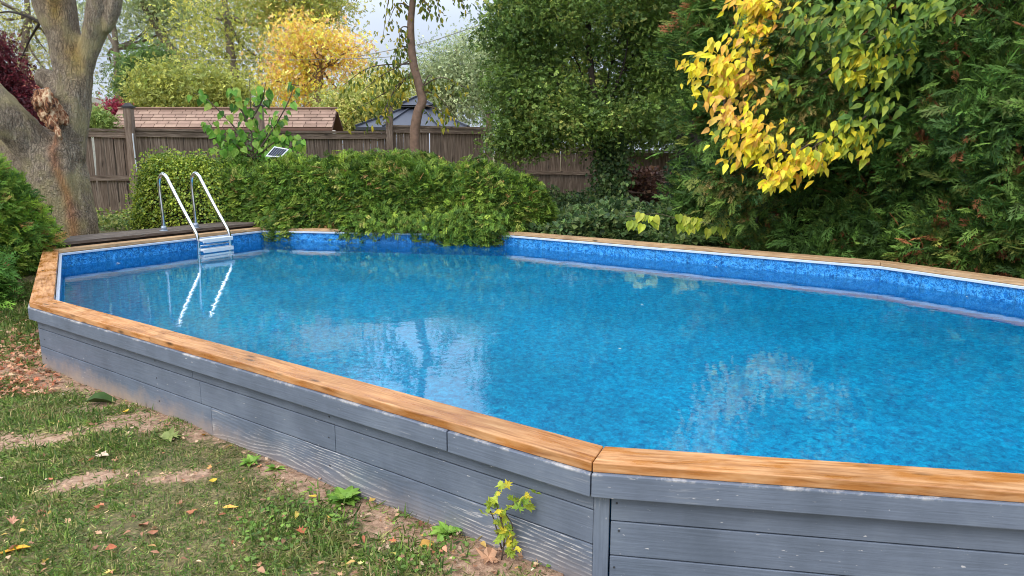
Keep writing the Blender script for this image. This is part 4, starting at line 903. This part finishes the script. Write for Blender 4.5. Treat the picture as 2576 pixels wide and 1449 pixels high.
# undergrowth between hedge, fence and cedars
def patch_cloud(name, label, cat, loc, poly_fn, n_, size, cols, wts=None, tpls=None, up=.8, kind='stuff'):
    pass
ivy = [S(58, 82, 44), S(44, 66, 38), S(80, 104, 52), S(96, 108, 58)]
n_ = 26000; u = rng.random(n_); v = rng.random(n_); Yv = 9.7 + 8.5 * v ** 1.5; px = lerp(1300, 1860, u); X_ = (px - CX) / FPX * Yv
edge = 10.07 - (X_ + .085) * .73 + .33; ok = Yv > edge; X_, Yv = X_[ok], Yv[ok]; n_ = len(X_)
hh = Noise(61, 1.4)(np.stack([X_, Yv, 0 * X_], 1)) * .14; zz = .42 + rng.random(n_) ** .7 * (.22 + hh.clip(-.15, .3)); W = np.stack([X_, Yv, zz], 1)
scatter('ground_ivy', [tpl_small(.42), tpl_cluster(5, .36, 3)], W, frames(norm(rng.normal(0, 1, (n_, 3))), norm(rng.normal(0, .5, (n_, 3)) + [0, -.4, .9])), rng.uniform(.05, .12, n_), palette(n_, ivy, None, .2), M['leaf'], None)
# ivy climbing trunk and fence
ib = empty('climbing_ivy', (*fp(1545, 13.2), .5), 'dark ivy climbing the crabapple trunks', 'vine')
n_ = 5000; t = rng.random(n_); px = 1538 + rng.normal(0, 20, n_) + rng.normal(0, 9, n_); py = lerp(590, 330, t); W = np.stack([at(a_, b_, YC - .1) for a_, b_ in zip(px, py)]); W[:, 1] += rng.normal(0, .1, n_)
scatter('leaves', [tpl_small(.45)], W, frames(norm(rng.normal(0, 1, (n_, 3)) - [0, .2, .3]), norm(rng.normal(0, .5, (n_, 3)) + [0, -1, .3])), rng.uniform(.04, .09, n_), palette(n_, ivy, None, .2), M['leaf'], ib)
i2 = empty('ivy_curtain', (*fp(1740, 14.5), .5), 'dense dark ivy mass beside the cedar screen', 'vine')
n_ = 9000; px = rng.normal(1745, 26, n_); py = rng.uniform(400, 600, n_); px += (py - 400) * -.12 + 12; W = np.stack([at(a_, b_, 13.2) for a_, b_ in zip(px, py)]); W[:, 1] += rng.normal(0, .2, n_)
scatter('leaves', [tpl_small(.45)], W, frames(norm(rng.normal(0, 1, (n_, 3)) - [0, .2, .3]), norm(rng.normal(0, .5, (n_, 3)) + [0, -1, .3])), rng.uniform(.05, .10, n_), palette(n_, [S(40, 58, 44), S(54, 74, 50), S(66, 84, 50)], None, .2), M['leaf'], i2)
# brush pile
bp_ = empty('brush_pile', (*fp(1640, 14.5), .5), 'heap of dry brown branches and dead leaves by the shaded fence', 'brush')
mb = MB()
for k in range(120):
    c = at(rnd.gauss(1655, 34), 480, rnd.uniform(13.8, 15.2)); hgt = rnd.uniform(.1, .95) * max(.25, 1 - abs(c[0] - at(1640, 480, 14.5)[0]) / .9); a_ = rnd.uniform(-.5, .9); l_ = rnd.uniform(.25, .6)
    c[2] = .45 + hgt; dv = np.array([math.cos(a_), rnd.gauss(0, .3), -math.sin(a_) * .6]); mb.tube([c - dv * l_, c + dv * l_ + rng.normal(0, .04, 3)], [rnd.uniform(.012, .03), .006], 5)
mb.build('sticks', M['brown_bark'], bp_)
n_ = 2600; px = np.concatenate([rng.normal(1605, 24, 1500), rng.normal(1690, 30, 1100)]); py = np.concatenate([rng.uniform(420, 490, 1500), rng.uniform(500, 560, 1100)]); W = np.stack([at(a_, b_, 14.2) for a_, b_ in zip(px, py)]); W[:, 1] += rng.normal(0, .2, n_)
scatter('dead_leaves', [tpl_small(.45)], W, frames(norm(rng.normal(0, 1, (n_, 3)) - [0, 0, .6]), norm(rng.normal(0, .6, (n_, 3)) + [0, -1, .3])), rng.uniform(.05, .11, n_), palette(n_, [S(96, 66, 56), S(122, 84, 66), S(70, 50, 44), S(150, 112, 84)], None, .2), M['leaf'], bp_)

# ------------------------------------------------------------------ leaves that are parts of their plant
def leaf_variants(name, tpl, cols, nvar=6, mat_='leaf', gain=1.55):
    out = []
    for k in range(nvar):
        V, F = tpl if not callable(tpl) else tpl(k); me = bpy.data.meshes.new(name); me.from_pydata([tuple(v) for v in V], [], [tuple(int(i) for i in f) for f in F])
        c = np.clip(np.array(cols[k % len(cols)]) * gain * rnd.uniform(.85, 1.15), 0, .92); a = me.color_attributes.new('tint', 'FLOAT_COLOR', 'POINT')
        a.data.foreach_set('color', np.tile(np.array([*c, 1], np.float32), len(V))); me.materials.append(M[mat_]); out.append(me)
    return out
def put_leaf(parent, me, p, d, up, s, name='leaf'):
    R3 = frames(np.array([d], float), np.array([up], float))[0]; o = bpy.data.objects.new(name, me); C.objects.link(o); o.parent = parent
    o.matrix_local = Matrix.Translation(Vector(tuple(float(x) for x in p)) - parent.location) @ Matrix(R3.tolist()).to_4x4() @ Matrix.Scale(float(s), 4); return o
def tpl_maple(k=0):
    r = random.Random(k); pts = []; lob = [(-2.5, .55), (-2.0, .38), (-1.35, .85), (-.9, .42), (-.55, .8), (-.28, .5), (0, 1.0), (.28, .5), (.55, .8), (.9, .42), (1.35, .85), (2.0, .38), (2.5, .55)]
    for a, q in lob: pts.append((math.sin(a) * q * .55 * r.uniform(.9, 1.1), .42 + math.cos(a) * q * .55, r.uniform(-.05, .12)))
    V = [(0, .42, -.02)] + [(0, 0, 0)] + pts; n_ = len(pts); F = [(0, 1 + i + 1, 1 + i) for i in range(1, n_)] + [(0, 2, 1), (0, 1, n_ + 1)]; return V, F
def curl(V, k):
    r = random.Random(k + 50); out = []
    for x, y, z in V: out.append((x, y, z + .5 * r.uniform(.3, 1) * x * x * 1.6 + .3 * (y - .5) ** 2 * r.uniform(.2, 1)))
    return out
def tpl_heart(k=0):
    V = [(0, .1, 0), (-.22, .0, .03), (-.4, .2, .06), (-.36, .5, .05), (-.18, .8, 0), (0, 1.05, -.12), (.18, .8, 0), (.36, .5, .05), (.4, .2, .06), (.22, .0, .03), (0, .5, -.02)]
    return V, [(10, (i + 1) % 10, i) for i in range(10)]
OV = tpl_leaf(.215, .06, .16)

# slender tree with the bent trunk
YSL = 12.15; st = empty('slender_tree', (*fp(1045, YSL)[:2], .45), 'slender tree with bent bare trunk and drooping leaves behind the hedge', 'tree')
tp = [at(x, y, YSL) for x, y in ((1046, 600), (1046, 420), (1043, 340), (1051, 285), (1062, 256), (1056, 222), (1041, 165), (1034, 105), (1034, 45), (1042, -20), (1050, -90), (1040, -180), (1060, -300))]
mb = MB(); pth = smooth_path(tp, 4); mb.tube(pth, list(np.interp(np.linspace(0, 1, len(pth)), [0, .2, .6, 1], [.09, .082, .062, .02])), 12); mb.build('trunk', M['brown_bark'], st)
SL = [S(104, 112, 34), S(78, 92, 34), S(140, 134, 40), S(60, 76, 36), S(170, 148, 44), S(92, 104, 40)]; slm = leaf_variants('leaf', OV, SL, 6)
twigs = [((1036, 150), (960, 190), (900, 240)), ((1040, 175), (985, 240), (930, 300)), ((1036, 160), (930, 170), (850, 225)), ((1045, 180), (1000, 215), (960, 290)), ((1036, 20), (1000, 10), (975, 60)), ((1040, -30), (985, -20), (962, 100)),
         ((1045, -20), (1090, -20), (1110, 60)), ((1045, -40), (1140, -30), (1172, 20)), ((1045, -10), (1075, 10), (1082, 40)), ((1058, 230), (1100, 240), (1150, 300)), ((1056, 222), (1110, 195), (1180, 225)), ((1060, 262), (1110, 280), (1120, 315)), ((1036, 120), (1000, 120), (990, 170)),
         ((1035, 70), (1010, 70), (1003, 110)), ((1040, 190), (940, 250), (870, 290)), ((1055, 235), (1080, 190), (1095, 215)), ((1040, -60), (1100, -80), (1150, -30))]
mb = MB(); LP = []
for k, (a, b_, c) in enumerate(twigs):
    o_y = rnd.uniform(-.4, .4); pts = smooth_path([at(*a, YSL), at(*b_, YSL + o_y * .5), at(*c, YSL + o_y)], 6); mb.tube(pts, list(np.linspace(.014, .003, len(pts))), 5)
    dense = 85 if k in (0, 1, 2, 3, 14) else 36
    for j in range(dense):
        t = rnd.uniform(.15, 1); q = pts[min(int(t * (len(pts) - 1)), len(pts) - 1)] + rng.normal(0, .09 if k in (0, 1, 2, 3, 14) else .045, 3) + np.array([0, 0, -rnd.uniform(0, .16)]); LP.append(q)
mb.build('branch', M['twig'], st); rnd.shuffle(LP)
for q in LP[:300]: put_leaf(st, rnd.choice(slm), q, norm(rng.normal(0, .35, 3) + [0, 0, -1]), norm(rng.normal(0, .6, 3) + [0, -1, .1]), rnd.uniform(.07, .12))
Lr = np.array(LP[300:]); n_ = len(Lr)
scatter('small_leaves', [OV], Lr, frames(norm(rng.normal(0, .4, (n_, 3)) + [0, 0, -1]), norm(rng.normal(0, .6, (n_, 3)) + [0, -1, .1])), rng.uniform(.06, .11, n_), palette(n_, SL), M['leaf'], st)
crown(st, [(at(1060, -110, YSL), (.75, .6, .55), 1), (at(1150, -200, YSL), (.6, .5, .7), .6), (at(985, -190, YSL), (.4, .4, .5), .3)], 1700, .10, SL, None, .16, .8, [OV], .2, 22, name='upper_crown')

# sapling with heart-shaped leaves
YSP = 11.9; sa = empty('sapling', (*fp(640, YSP), .45), 'young leafy sapling with heart-shaped leaves rising behind the hedge', 'tree')
HT = [S(84, 126, 44), S(104, 146, 56), S(66, 102, 40), S(124, 156, 62), S(140, 158, 70)]; hm = leaf_variants('leaf', tpl_heart, HT, 5)
mb = MB(); nlf = 0
tw = [((640, 420), (632, 320), (628, 200)), ((640, 400), (590, 320), (520, 250), (488, 235)), ((635, 380), (560, 350), (520, 300)), ((642, 390), (690, 320), (728, 250), (742, 200)), ((640, 400), (700, 350), (742, 335)), ((632, 330), (600, 260), (580, 215)), ((634, 300), (660, 250), (668, 210)), ((640, 395), (580, 385), (540, 370)), ((642, 395), (720, 375), (762, 345)), ((640, 400), (660, 360), (700, 290)), ((640, 400), (600, 370), (560, 320))]
for k, w_ in enumerate(tw):
    oy = rnd.uniform(-.35, .35); pts = smooth_path([at(p_[0], p_[1], YSP + oy * i / (len(w_) - 1)) for i, p_ in enumerate(w_)], 6); mb.tube(pts, list(np.linspace(.016, .004, len(pts))), 6)
    for j in range(27):
        t = rnd.uniform(.12, 1) ** .8; q = pts[min(int(t * (len(pts) - 1)), len(pts) - 1)]; sd = rnd.choice((-1, 1)); q = q + np.array([sd * rnd.uniform(.02, .09), rnd.gauss(0, .05), rnd.gauss(0, .03)])
        put_leaf(sa, rnd.choice(hm), q, norm(np.array([sd * .4, rnd.gauss(0, .3), -1 + rnd.gauss(0, .3)])), norm(rng.normal(0, .45, 3) + [0, -1, .35]), rnd.uniform(.09, .16)); nlf += 1
mb.build('stem', M['twig'], sa)
leafy_mass(empty('leafy_shrub', (*fp(600, 12.1), .5), 'loose mid-green shrub between the fence and the clipped hedge', 'shrub'), [fp(545, 12.25), fp(740, 12.35)], .3, 1.40, .45, 2.4, 500, 7, .075, HT, [3, 3, 3, 2, 1], .08)

# yellow and green shoots in front of the cedar screen
yt = empty('yellow_leaved_tree', (3.0, 9.6, .4), 'young tree with bright yellow and green leaves in front of the cedar screen', 'tree')
YL = [S(240, 202, 40), S(226, 186, 44), S(214, 196, 52), S(232, 168, 62), S(196, 180, 48)]; GL = [S(110, 132, 44), S(90, 118, 44), S(140, 150, 48), S(74, 104, 44)]; YG_ = [S(176, 172, 44), S(150, 156, 44), S(196, 180, 46), S(122, 140, 42)]; OR = [S(226, 172, 78), S(214, 158, 84), S(236, 190, 70)]
ym, gm, ygm, om = (leaf_variants('leaf', OV, c, 5, gain=1.35) for c in (YL, GL, YG_, OR))
CL = [(1895, 15, 74, 36, 8.75, 70, ym, YL), (1890, 85, 50, 44, 8.7, 56, ym, YL), (1925, 60, 40, 40, 8.8, 18, om, OR), (1800, 160, 82, 44, 8.5, 84, ym, YL), (1860, 195, 62, 62, 8.6, 66, om, OR), (1800, 225, 48, 30, 8.5, 26, ym, YL), (1912, 150, 30, 36, 8.7, 14, ym, YL),
      (1826, 285, 42, 50, 8.4, 46, om, OR), (1820, 325, 26, 22, 8.4, 12, ygm, YG_), (1885, 345, 66, 56, 8.2, 84, ym, YL), (1890, 380, 50, 28, 8.3, 26, ym, YL), (2010, 395, 62, 34, 8.0, 56, ym, YL), (1955, 432, 52, 26, 7.95, 36, ym, YL), (1918, 455, 22, 14, 7.9, 10, ym, YL),
      (2075, 365, 58, 34, 7.95, 40, ygm, YG_), (2135, 335, 60, 44, 7.95, 40, ygm, YG_), (2110, 300, 34, 30, 7.95, 16, gm, GL), (2150, 22, 130, 42, 7.9, 80, gm, GL), (2250, 75, 60, 36, 7.7, 34, gm, GL), (2130, 95, 90, 44, 7.9, 56, gm, GL), (2160, 150, 110, 40, 7.9, 70, ygm, YG_), (2130, 195, 50, 24, 7.9, 22, ygm, YG_),
      (2190, 255, 56, 44, 7.9, 30, gm, GL), (2000, 60, 40, 50, 8.2, 20, gm, GL), (2230, 160, 50, 40, 7.8, 24, gm, GL), (1955, 215, 34, 30, 8.4, 16, gm, GL), (2330, 30, 60, 40, 7.5, 22, gm, GL), (1740, 172, 18, 10, 8.45, 7, ym, YL)]
LPs = []
for x, y, rx, ry, Y_, k, ms, cs in CL:
    for j in range(int(k * 1.9)):
        a_ = rnd.uniform(0, 2 * PI); r_ = min(abs(rnd.gauss(0, .72)), 1.7); LPs.append((at(x + rx * r_ * math.cos(a_), y + ry * r_ * math.sin(a_), Y_ + rnd.uniform(-.25, .12)), ms, cs))
rnd.shuffle(LPs)
for q, ms, cs in LPs[:300]: put_leaf(yt, rnd.choice(ms), q - np.array([0, .22, 0]), norm(rng.normal(0, .38, 3) + [-.5, -.4, -.6]), norm(rng.normal(0, .35, 3) + [0, -.8, .75]), rnd.uniform(.09, .18))
n_ = len(LPs) - 300; Lr = np.array([q for q, _, _ in LPs[300:]]) - np.array([0, .18, 0]); Tc = np.array([c[rnd.randrange(len(c))] for _, _, c in LPs[300:]]) * 1.35 * rng.uniform(.85, 1.15, (n_, 1))
scatter('small_leaves', [OV], Lr, frames(norm(rng.normal(0, .4, (n_, 3)) + [-.35, -.45, -.75]), norm(rng.normal(0, .35, (n_, 3)) + [0, -.8, .75])), rng.uniform(.08, .16, n_), np.clip(Tc, 0, .92), M['leaf'], yt)
mb = MB()
for w_ in (((1905, 560, 9.3), (1900, 420, 9.1), (1890, 250, 8.9), (1860, 100, 8.8), (1850, -60, 8.8)), ((1893, 300, 9.0), (1830, 220, 8.7), (1760, 170, 8.6)), ((1900, 420, 9.1), (1960, 430, 8.3), (2100, 330, 8.0)), ((1895, 330, 9.0), (2050, 200, 8.3), (2250, 60, 7.9)), ((1960, 425, 8.3), (1920, 450, 8.05)), ((2050, 200, 8.3), (2150, 180, 8.0), (2300, 120, 7.8)), ((1870, 190, 8.75), (1900, 90, 8.75), (1960, 20, 8.8)), ((1830, 220, 8.7), (1820, 290, 8.5), (1835, 340, 8.4)), ((2000, 410, 8.1), (2010, 380, 8.0), (2060, 350, 7.95)), ((1900, 400, 8.6), (1870, 360, 8.35), (1850, 320, 8.3)), ((2100, 330, 8.0), (2170, 300, 7.9), (2220, 240, 7.9))):
    pts = smooth_path([at(*p_) for p_ in w_], 5); mb.tube(pts, list(np.linspace(.02, .006, len(pts))), 6)
mb.build('stem', M['twig'], yt)

# lime-green leaves low down behind the coping
lv = empty('lime_vine', (*fp(1640, 10.2)[:2], .5), 'trailing stems of lime-green heart leaves above the far coping', 'vine')
lm_ = leaf_variants('leaf', tpl_heart, [S(160, 170, 50), S(134, 152, 46), S(174, 178, 66)], 3)
for (x0, x1, y0, k) in ((1580, 1650, 540, 11), (1700, 1765, 545, 16), (1780, 1830, 560, 8)):
    for j in range(k):
        q = at(rnd.uniform(x0, x1), y0 + rnd.uniform(-8, 22), 9.52 - (x0 - 1580) * .0022); put_leaf(lv, rnd.choice(lm_), q, norm(np.array([rnd.gauss(0, .3), -.3, -1])), norm(rng.normal(0, .25, 3) + [0, -1, .5]), rnd.uniform(.09, .15))
mb = MB(); mb.tube(smooth_path([at(1575, 545, 10), at(1650, 538, 10), at(1700, 548, 9.9), at(1830, 570, 9.7)], 5), .005, 5); mb.build('stem', M['twig'], lv)

# ------------------------------------------------------------------ plants and leaves on the grass
def gp(x, y): q = onz(x, y, .03); return np.array([q[0], q[1], gz(q[0], q[1])])
base = gp(1262, 1408); wp = empty('climbing_weed', base, 'leggy green weed with lobed leaves growing against the grey skirt', 'plant')
wm = leaf_variants('leaf', tpl_maple, [S(128, 146, 50), S(152, 162, 56), S(110, 134, 52), S(190, 176, 60)], 6)
mb = MB(); YW = base[1]
for w_ in (((1262, 1408), (1268, 1340), (1250, 1270), (1258, 1215)), ((1266, 1350), (1262, 1300), (1300, 1262), (1330, 1245)), ((1262, 1380), (1240, 1300), (1222, 1270)), ((1264, 1380), (1290, 1330), (1270, 1290)), ((1262, 1400), (1285, 1380), (1290, 1350))):
    pts = smooth_path([at(x, y, YW - .02 * i) for i, (x, y) in enumerate(w_)], 5); mb.tube(pts, list(np.linspace(.0035, .0015, len(pts))), 6)
    for j in range(11):
        t = rnd.uniform(.25, 1); q = pts[min(int(t * (len(pts) - 1)), len(pts) - 1)] + rng.normal(0, .012, 3); put_leaf(wp, rnd.choice(wm), q, norm(rng.normal(0, .7, 3) + [0, -.3, -.1]), norm(rng.normal(0, .35, 3) + [0, -.7, .8]), rnd.uniform(.03, .058))
for x, y in ((1258, 1208), (1262, 1225), (1300, 1262), (1325, 1252), (1345, 1240), (1318, 1275)):
    q = at(x, y, YW - .06); put_leaf(wp, rnd.choice(wm), q, norm(rng.normal(0, .7, 3) + [0, -.3, 0]), norm(rng.normal(0, .3, 3) + [0, -.8, .7]), rnd.uniform(.05, .075))
mb.build('stem', M['twig'], wp)
wl_ = leaf_variants('leaf', tpl_leaf(.3, .1, .3), [S(112, 146, 56), S(132, 162, 70), S(96, 132, 52)], 4)
for (x, y, r_, k, lab) in ((868, 1255, .095, 26, 'largest broad-leaved weed rosette against the middle of the skirt'), (632, 1165, .06, 16, 'small weed rosette where the grain-worn skirt board begins'), (1125, 1345, .07, 14, 'small weed rosette halfway between the big rosette and the tall weed'), (690, 1180, .05, 10, 'tiny weed just right of the left-hand rosette')):
    b0 = gp(x, y); we = empty('weed', b0, lab, 'weed', 'weeds growing along the skirt')
    for j in range(k):
        a_ = 2 * PI * j / k + rnd.gauss(0, .2); el = rnd.uniform(.25, 1.1); put_leaf(we, rnd.choice(wl_), b0 + np.array([math.cos(a_), math.sin(a_), 0]) * r_ * .1, (math.cos(a_) * math.cos(el), math.sin(a_) * math.cos(el), math.sin(el)), (-math.cos(a_) * math.sin(el), -math.sin(a_) * math.sin(el), math.cos(el) + .01), r_ * rnd.uniform(.7, 1.1))
def fallen(px, py, tplf, col, size, lab, ang, name='fallen_leaf', tilt=.15):
    V, F = tplf; V = curl(V, int(px)); me = bpy.data.meshes.new(name); me.from_pydata([tuple(v) for v in V], [], [tuple(int(i) for i in f) for f in F]); a = me.color_attributes.new('tint', 'FLOAT_COLOR', 'POINT')
    a.data.foreach_set('color', np.tile(np.array([*np.clip(np.array(col) * 1.25, 0, .9), 1], np.float32), len(V))); me.materials.append(M['leaf'])
    o = bpy.data.objects.new(name, me); C.objects.link(o); q = gp(px, py); o.location = (q[0], q[1], q[2] + .018); o.rotation_euler = (rnd.gauss(0, tilt), rnd.gauss(0, tilt), ang); o.scale = (size,) * 3
    m_2 = o.modifiers.new('t', 'SOLIDIFY'); m_2.thickness = .01; tag(o, lab, 'leaf', 'fallen leaves on the grass'); return o
NL = tpl_leaf(.16, .06, .1); WL = tpl_leaf(.36, .05, .1)
for a in [(80, 1397, NL, S(236, 170, 52), .14, 'long orange-yellow leaf near the bottom left corner of the lawn', 1.7), (537, 1222, WL, S(214, 184, 66), .055, 'oval yellow leaf lying in the middle of the grass', .4),
          (825, 1316, tpl_maple(1), S(226, 176, 92), .075, 'tan-yellow lobed maple leaf on the grass in front of the big weed', -.3), (795, 1252, WL, S(220, 190, 70), .05, 'curled yellow leaf just left of the big weed', 1.0),
          (560, 1282, NL, S(226, 180, 84), .07, 'slim yellow leaf below the oval yellow one', -1.3), (322, 1048, WL, S(216, 178, 66), .055, 'round yellow leaf on bare soil near the skirt', .8), (510, 1100, WL, S(214, 170, 78), .045, 'small yellow leaf close to the foot of the skirt', .2),
          (215, 1022, tpl_leaf(.3, .16, .2), S(72, 96, 48), .24, 'large dark green crumpled leaf near the left end of the skirt', -1.1), (403, 1112, tpl_maple(5), S(140, 150, 84), .13, 'pale green lobed leaf lying on bare soil', -1.3),
          (1238, 1392, tpl_maple(6), S(204, 160, 124), .13, 'big pale brown dry leaf at the foot of the tall weed', 2.9), (32, 1328, tpl_maple(2), S(196, 146, 116), .06, 'tan curled leaf at the left edge of the lawn', .6),
          (275, 1158, tpl_maple(8), S(206, 184, 160), .085, 'whitish dry leaf beside the lower bare streak', 1.4), (15, 1212, tpl_maple(9), S(214, 190, 172), .06, 'pale pinkish leaf at the far left edge', 2.2), (478, 1300, tpl_maple(3), S(186, 122, 84), .065, 'brown curled leaf left of centre with a stalk', .2),
          (372, 1330, WL, S(176, 120, 92), .06, 'upper of two brown leaves close together', 1.1), (386, 1356, WL, S(182, 124, 92), .06, 'lower of two brown leaves close together', .5), (295, 1386, WL, S(190, 112, 76), .05, 'rust-brown leaf above the whitish scrap', 2.6),
          (590, 1275, tpl_maple(4), S(192, 128, 88), .05, 'brown leaf standing up next to the slim yellow one', 1.8), (765, 1345, tpl_maple(7), S(186, 108, 74), .06, 'rust leaf left of the tan-yellow maple leaf', .7), (1055, 1382, WL, S(206, 160, 80), .07, 'ochre leaf in front of the skirt near the bottom', -1.0)]: fallen(*a)
def litter(name, n_, xr, yr, cols, s0, s1, dens=None):
    px = rng.uniform(*xr, n_); py = rng.uniform(*yr, n_); Q = np.stack([gp(a_, b_) for a_, b_ in zip(px, py)])
    if dens is not None: k = dens(px, py, Q); Q = Q[k]
    k = ~inside(Q[:, :2], offset(POLY, COPW - .02)); Q = Q[k]; n_ = len(Q); Q[:, 2] += .008 + rng.random(n_) * .02
    tps = [tpl_leaf(.3, .12, .3), tpl_leaf(.18, .1, .2)] + [(np.array(curl(tpl_maple(i)[0], i)), np.array(tpl_maple(i)[1])) for i in range(3)]
    return scatter(name, tps, Q, frames(norm(rng.normal(0, 1, (n_, 3)) * [1, 1, .25]), norm(rng.normal(0, .35, (n_, 3)) + [0, 0, 1])), rng.uniform(s0, s1, n_), palette(n_, cols, None, .25), M['leaf'], None)
BR = [S(172, 122, 92), S(194, 148, 112), S(142, 98, 74), S(210, 172, 134), S(188, 112, 78)]
LG_ = 1.2
litter('leaf_litter', 1250, (-60, 150), (825, 1060), BR, .025, .06, lambda a_, b_, Q: (b_ < 1010 - a_ * .1) & (rng.random(len(a_)) < np.where(b_ > 860, 1, .35)))
litter('scattered_leaves', 280, (-40, 1350), (960, 1449), BR + [S(210, 176, 90)], .015, .045)
litter('soil_debris', 1500, (100, 1450), (940, 1449), [S(190, 150, 116), S(150, 108, 80), S(206, 176, 146)], .012, .035, lambda a_, b_, Q: rng.random(len(a_)) < bareness(Q[:, :2]))
LG_ = 1.55
# low clover and weeds among the blades
n_ = 5200; px = rng.uniform(300, 1400, n_); py = rng.uniform(1080, 1449, n_); Q = np.stack([gp(a_, b_) for a_, b_ in zip(px, py)]); cl = Noise(77, 6)(Q); k = (cl + (px - 900) / 500 + rng.normal(0, .5, n_) > .6) & ~inside(Q[:, :2], offset(POLY, COPW - .02)) & (rng.random(n_) > bareness(Q[:, :2]) * .7); Q = Q[k]; n_ = len(Q); Q[:, 2] += .01 + rng.random(n_) * .02
scatter('clover', [tpl_leaf(.4, .05, .1)], Q, frames(norm(rng.normal(0, 1, (n_, 3)) * [1, 1, .4]), norm(rng.normal(0, .4, (n_, 3)) + [0, 0, 1])), rng.uniform(.012, .028, n_), palette(n_, [S(92, 120, 48), S(108, 134, 56), S(76, 104, 42)]), M['leaf'], None)
# weeds at the foot of the back fence and behind the deck
n_ = 2600; px = rng.uniform(225, 600, n_); Yv = rng.uniform(11.0, 12.6, n_); X_ = (px - CX) / FPX * Yv; k = X_ < -4.4; X_, Yv = X_[k], Yv[k]; n_ = len(X_); Q = np.stack([X_, Yv, .46 + rng.random(n_) ** 2 * .22], 1)
scatter('fence_weeds', [tpl_leaf(.3, .1, .2), tpl_small(.3)], Q, frames(norm(rng.normal(0, 1, (n_, 3)) + [0, 0, .4]), norm(rng.normal(0, .4, (n_, 3)) + [0, -.3, 1])), rng.uniform(.04, .10, n_), palette(n_, [S(110, 132, 60), S(84, 108, 50), S(150, 152, 80)]), M['leaf'], None)

# ------------------------------------------------------------------ small things
YP = 11.45; sp_ = empty('solar_light', at(695, 400, YP), 'small white-framed solar panel poking out of the hedge top', 'solar panel')
c0, c1, c2, c3 = at(668, 393, YP - .1), at(706, 396, YP - .05), at(727, 375, YP + .12), at(690, 368, YP + .1)
mb = MB(); nrm_ = np.cross(c1 - c0, c3 - c0); nrm_ /= np.linalg.norm(nrm_); nrm_ = nrm_ if nrm_[2] > 0 else -nrm_
mb.hexa([c0 - nrm_ * .012, c1 - nrm_ * .012, c2 - nrm_ * .012, c3 - nrm_ * .012, c0, c1, c2, c3], (1, 0)); mb.build('frame', M['white_plastic'], sp_)
for k in range(6):
    u0, u1 = .07 + k * .146, .07 + k * .146 + .125; L_ = lambda u, v: lerp(lerp(c0, c1, u), lerp(c3, c2, u), v) + nrm_ * .003
    mb = MB(); mb.hexa([L_(u0, .1) - nrm_ * .002, L_(u1, .1) - nrm_ * .002, L_(u1, .9) - nrm_ * .002, L_(u0, .9) - nrm_ * .002, L_(u0, .1), L_(u1, .1), L_(u1, .9), L_(u0, .9)], (1, 0)); mb.build('cell', M['solar_glass'], sp_)
mb = MB(); mb.tube([(c0 + c2) / 2 - nrm_ * .012, (c0 + c2) / 2 + np.array([0, .03, -.9])], .012, 6); mb.build('stake', M['dark_metal'], sp_)
for pts, r_, lab in (([(-40, 126, 24), (250, 142, 24), (600, 151, 24), (930, 146, 23), (1060, 132, 22)], .012, 'thin overhead wire crossing the far trees nearly level'), ([(900, 142, 21), (1060, 110, 20), (1150, 82, 19.5), (1260, 45, 19)], .012, 'overhead wire rising to the right across the open sky')):
    mb = MB(); mb.tube(smooth_path([at(*p_) for p_ in pts], 6), r_, 5); tag(mb.build('overhead_wire', M['cable']), lab, 'wire', 'overhead wires')
mb = MB(); mb.tube(smooth_path([at(335, 336, 12.55) + [0, -.02, 0], at(338, 365, 12.55) + [0, -.02, 0], at(342, 400, 12.55) + [0, -.02, 0], at(346, 432, 12.55) + [0, -.02, 0]], 5), .011, 6); tag(mb.build('cord', M['white_plastic']), 'frayed white cord hanging down the face of the back fence', 'cord')
for (x, y, s_, lab) in ((1612, 767, .032, 'pale yellow bit floating in the middle of the water'), (1555, 878, .024, 'tiny pale bit floating nearer the camera than the yellow one'), (291, 663, .05, 'whitish leaf floating by the left wall of the pool'), (1800, 672, .04, 'pale leaf floating near the far right wall'), (2430, 748, .035, 'pale bit floating at the right beside the far wall')):
    q = onz(x, y, WATER + .002); me = bpy.data.meshes.new('floating_leaf'); V, F = WL; me.from_pydata([tuple(v) for v in V], [], [tuple(int(i) for i in f) for f in F]); a = me.color_attributes.new('tint', 'FLOAT_COLOR', 'POINT'); a.data.foreach_set('color', np.tile(np.array([.75, .74, .6, 1], np.float32), len(V))); me.materials.append(M['leaf'])
    o = bpy.data.objects.new('floating_leaf', me); C.objects.link(o); o.location = (q[0], q[1], WATER + .006); o.rotation_euler = (0, 0, -1.4 + rnd.gauss(0, .3)); o.scale = (s_,) * 3; tag(o, lab, 'leaf', 'bits floating on the water')
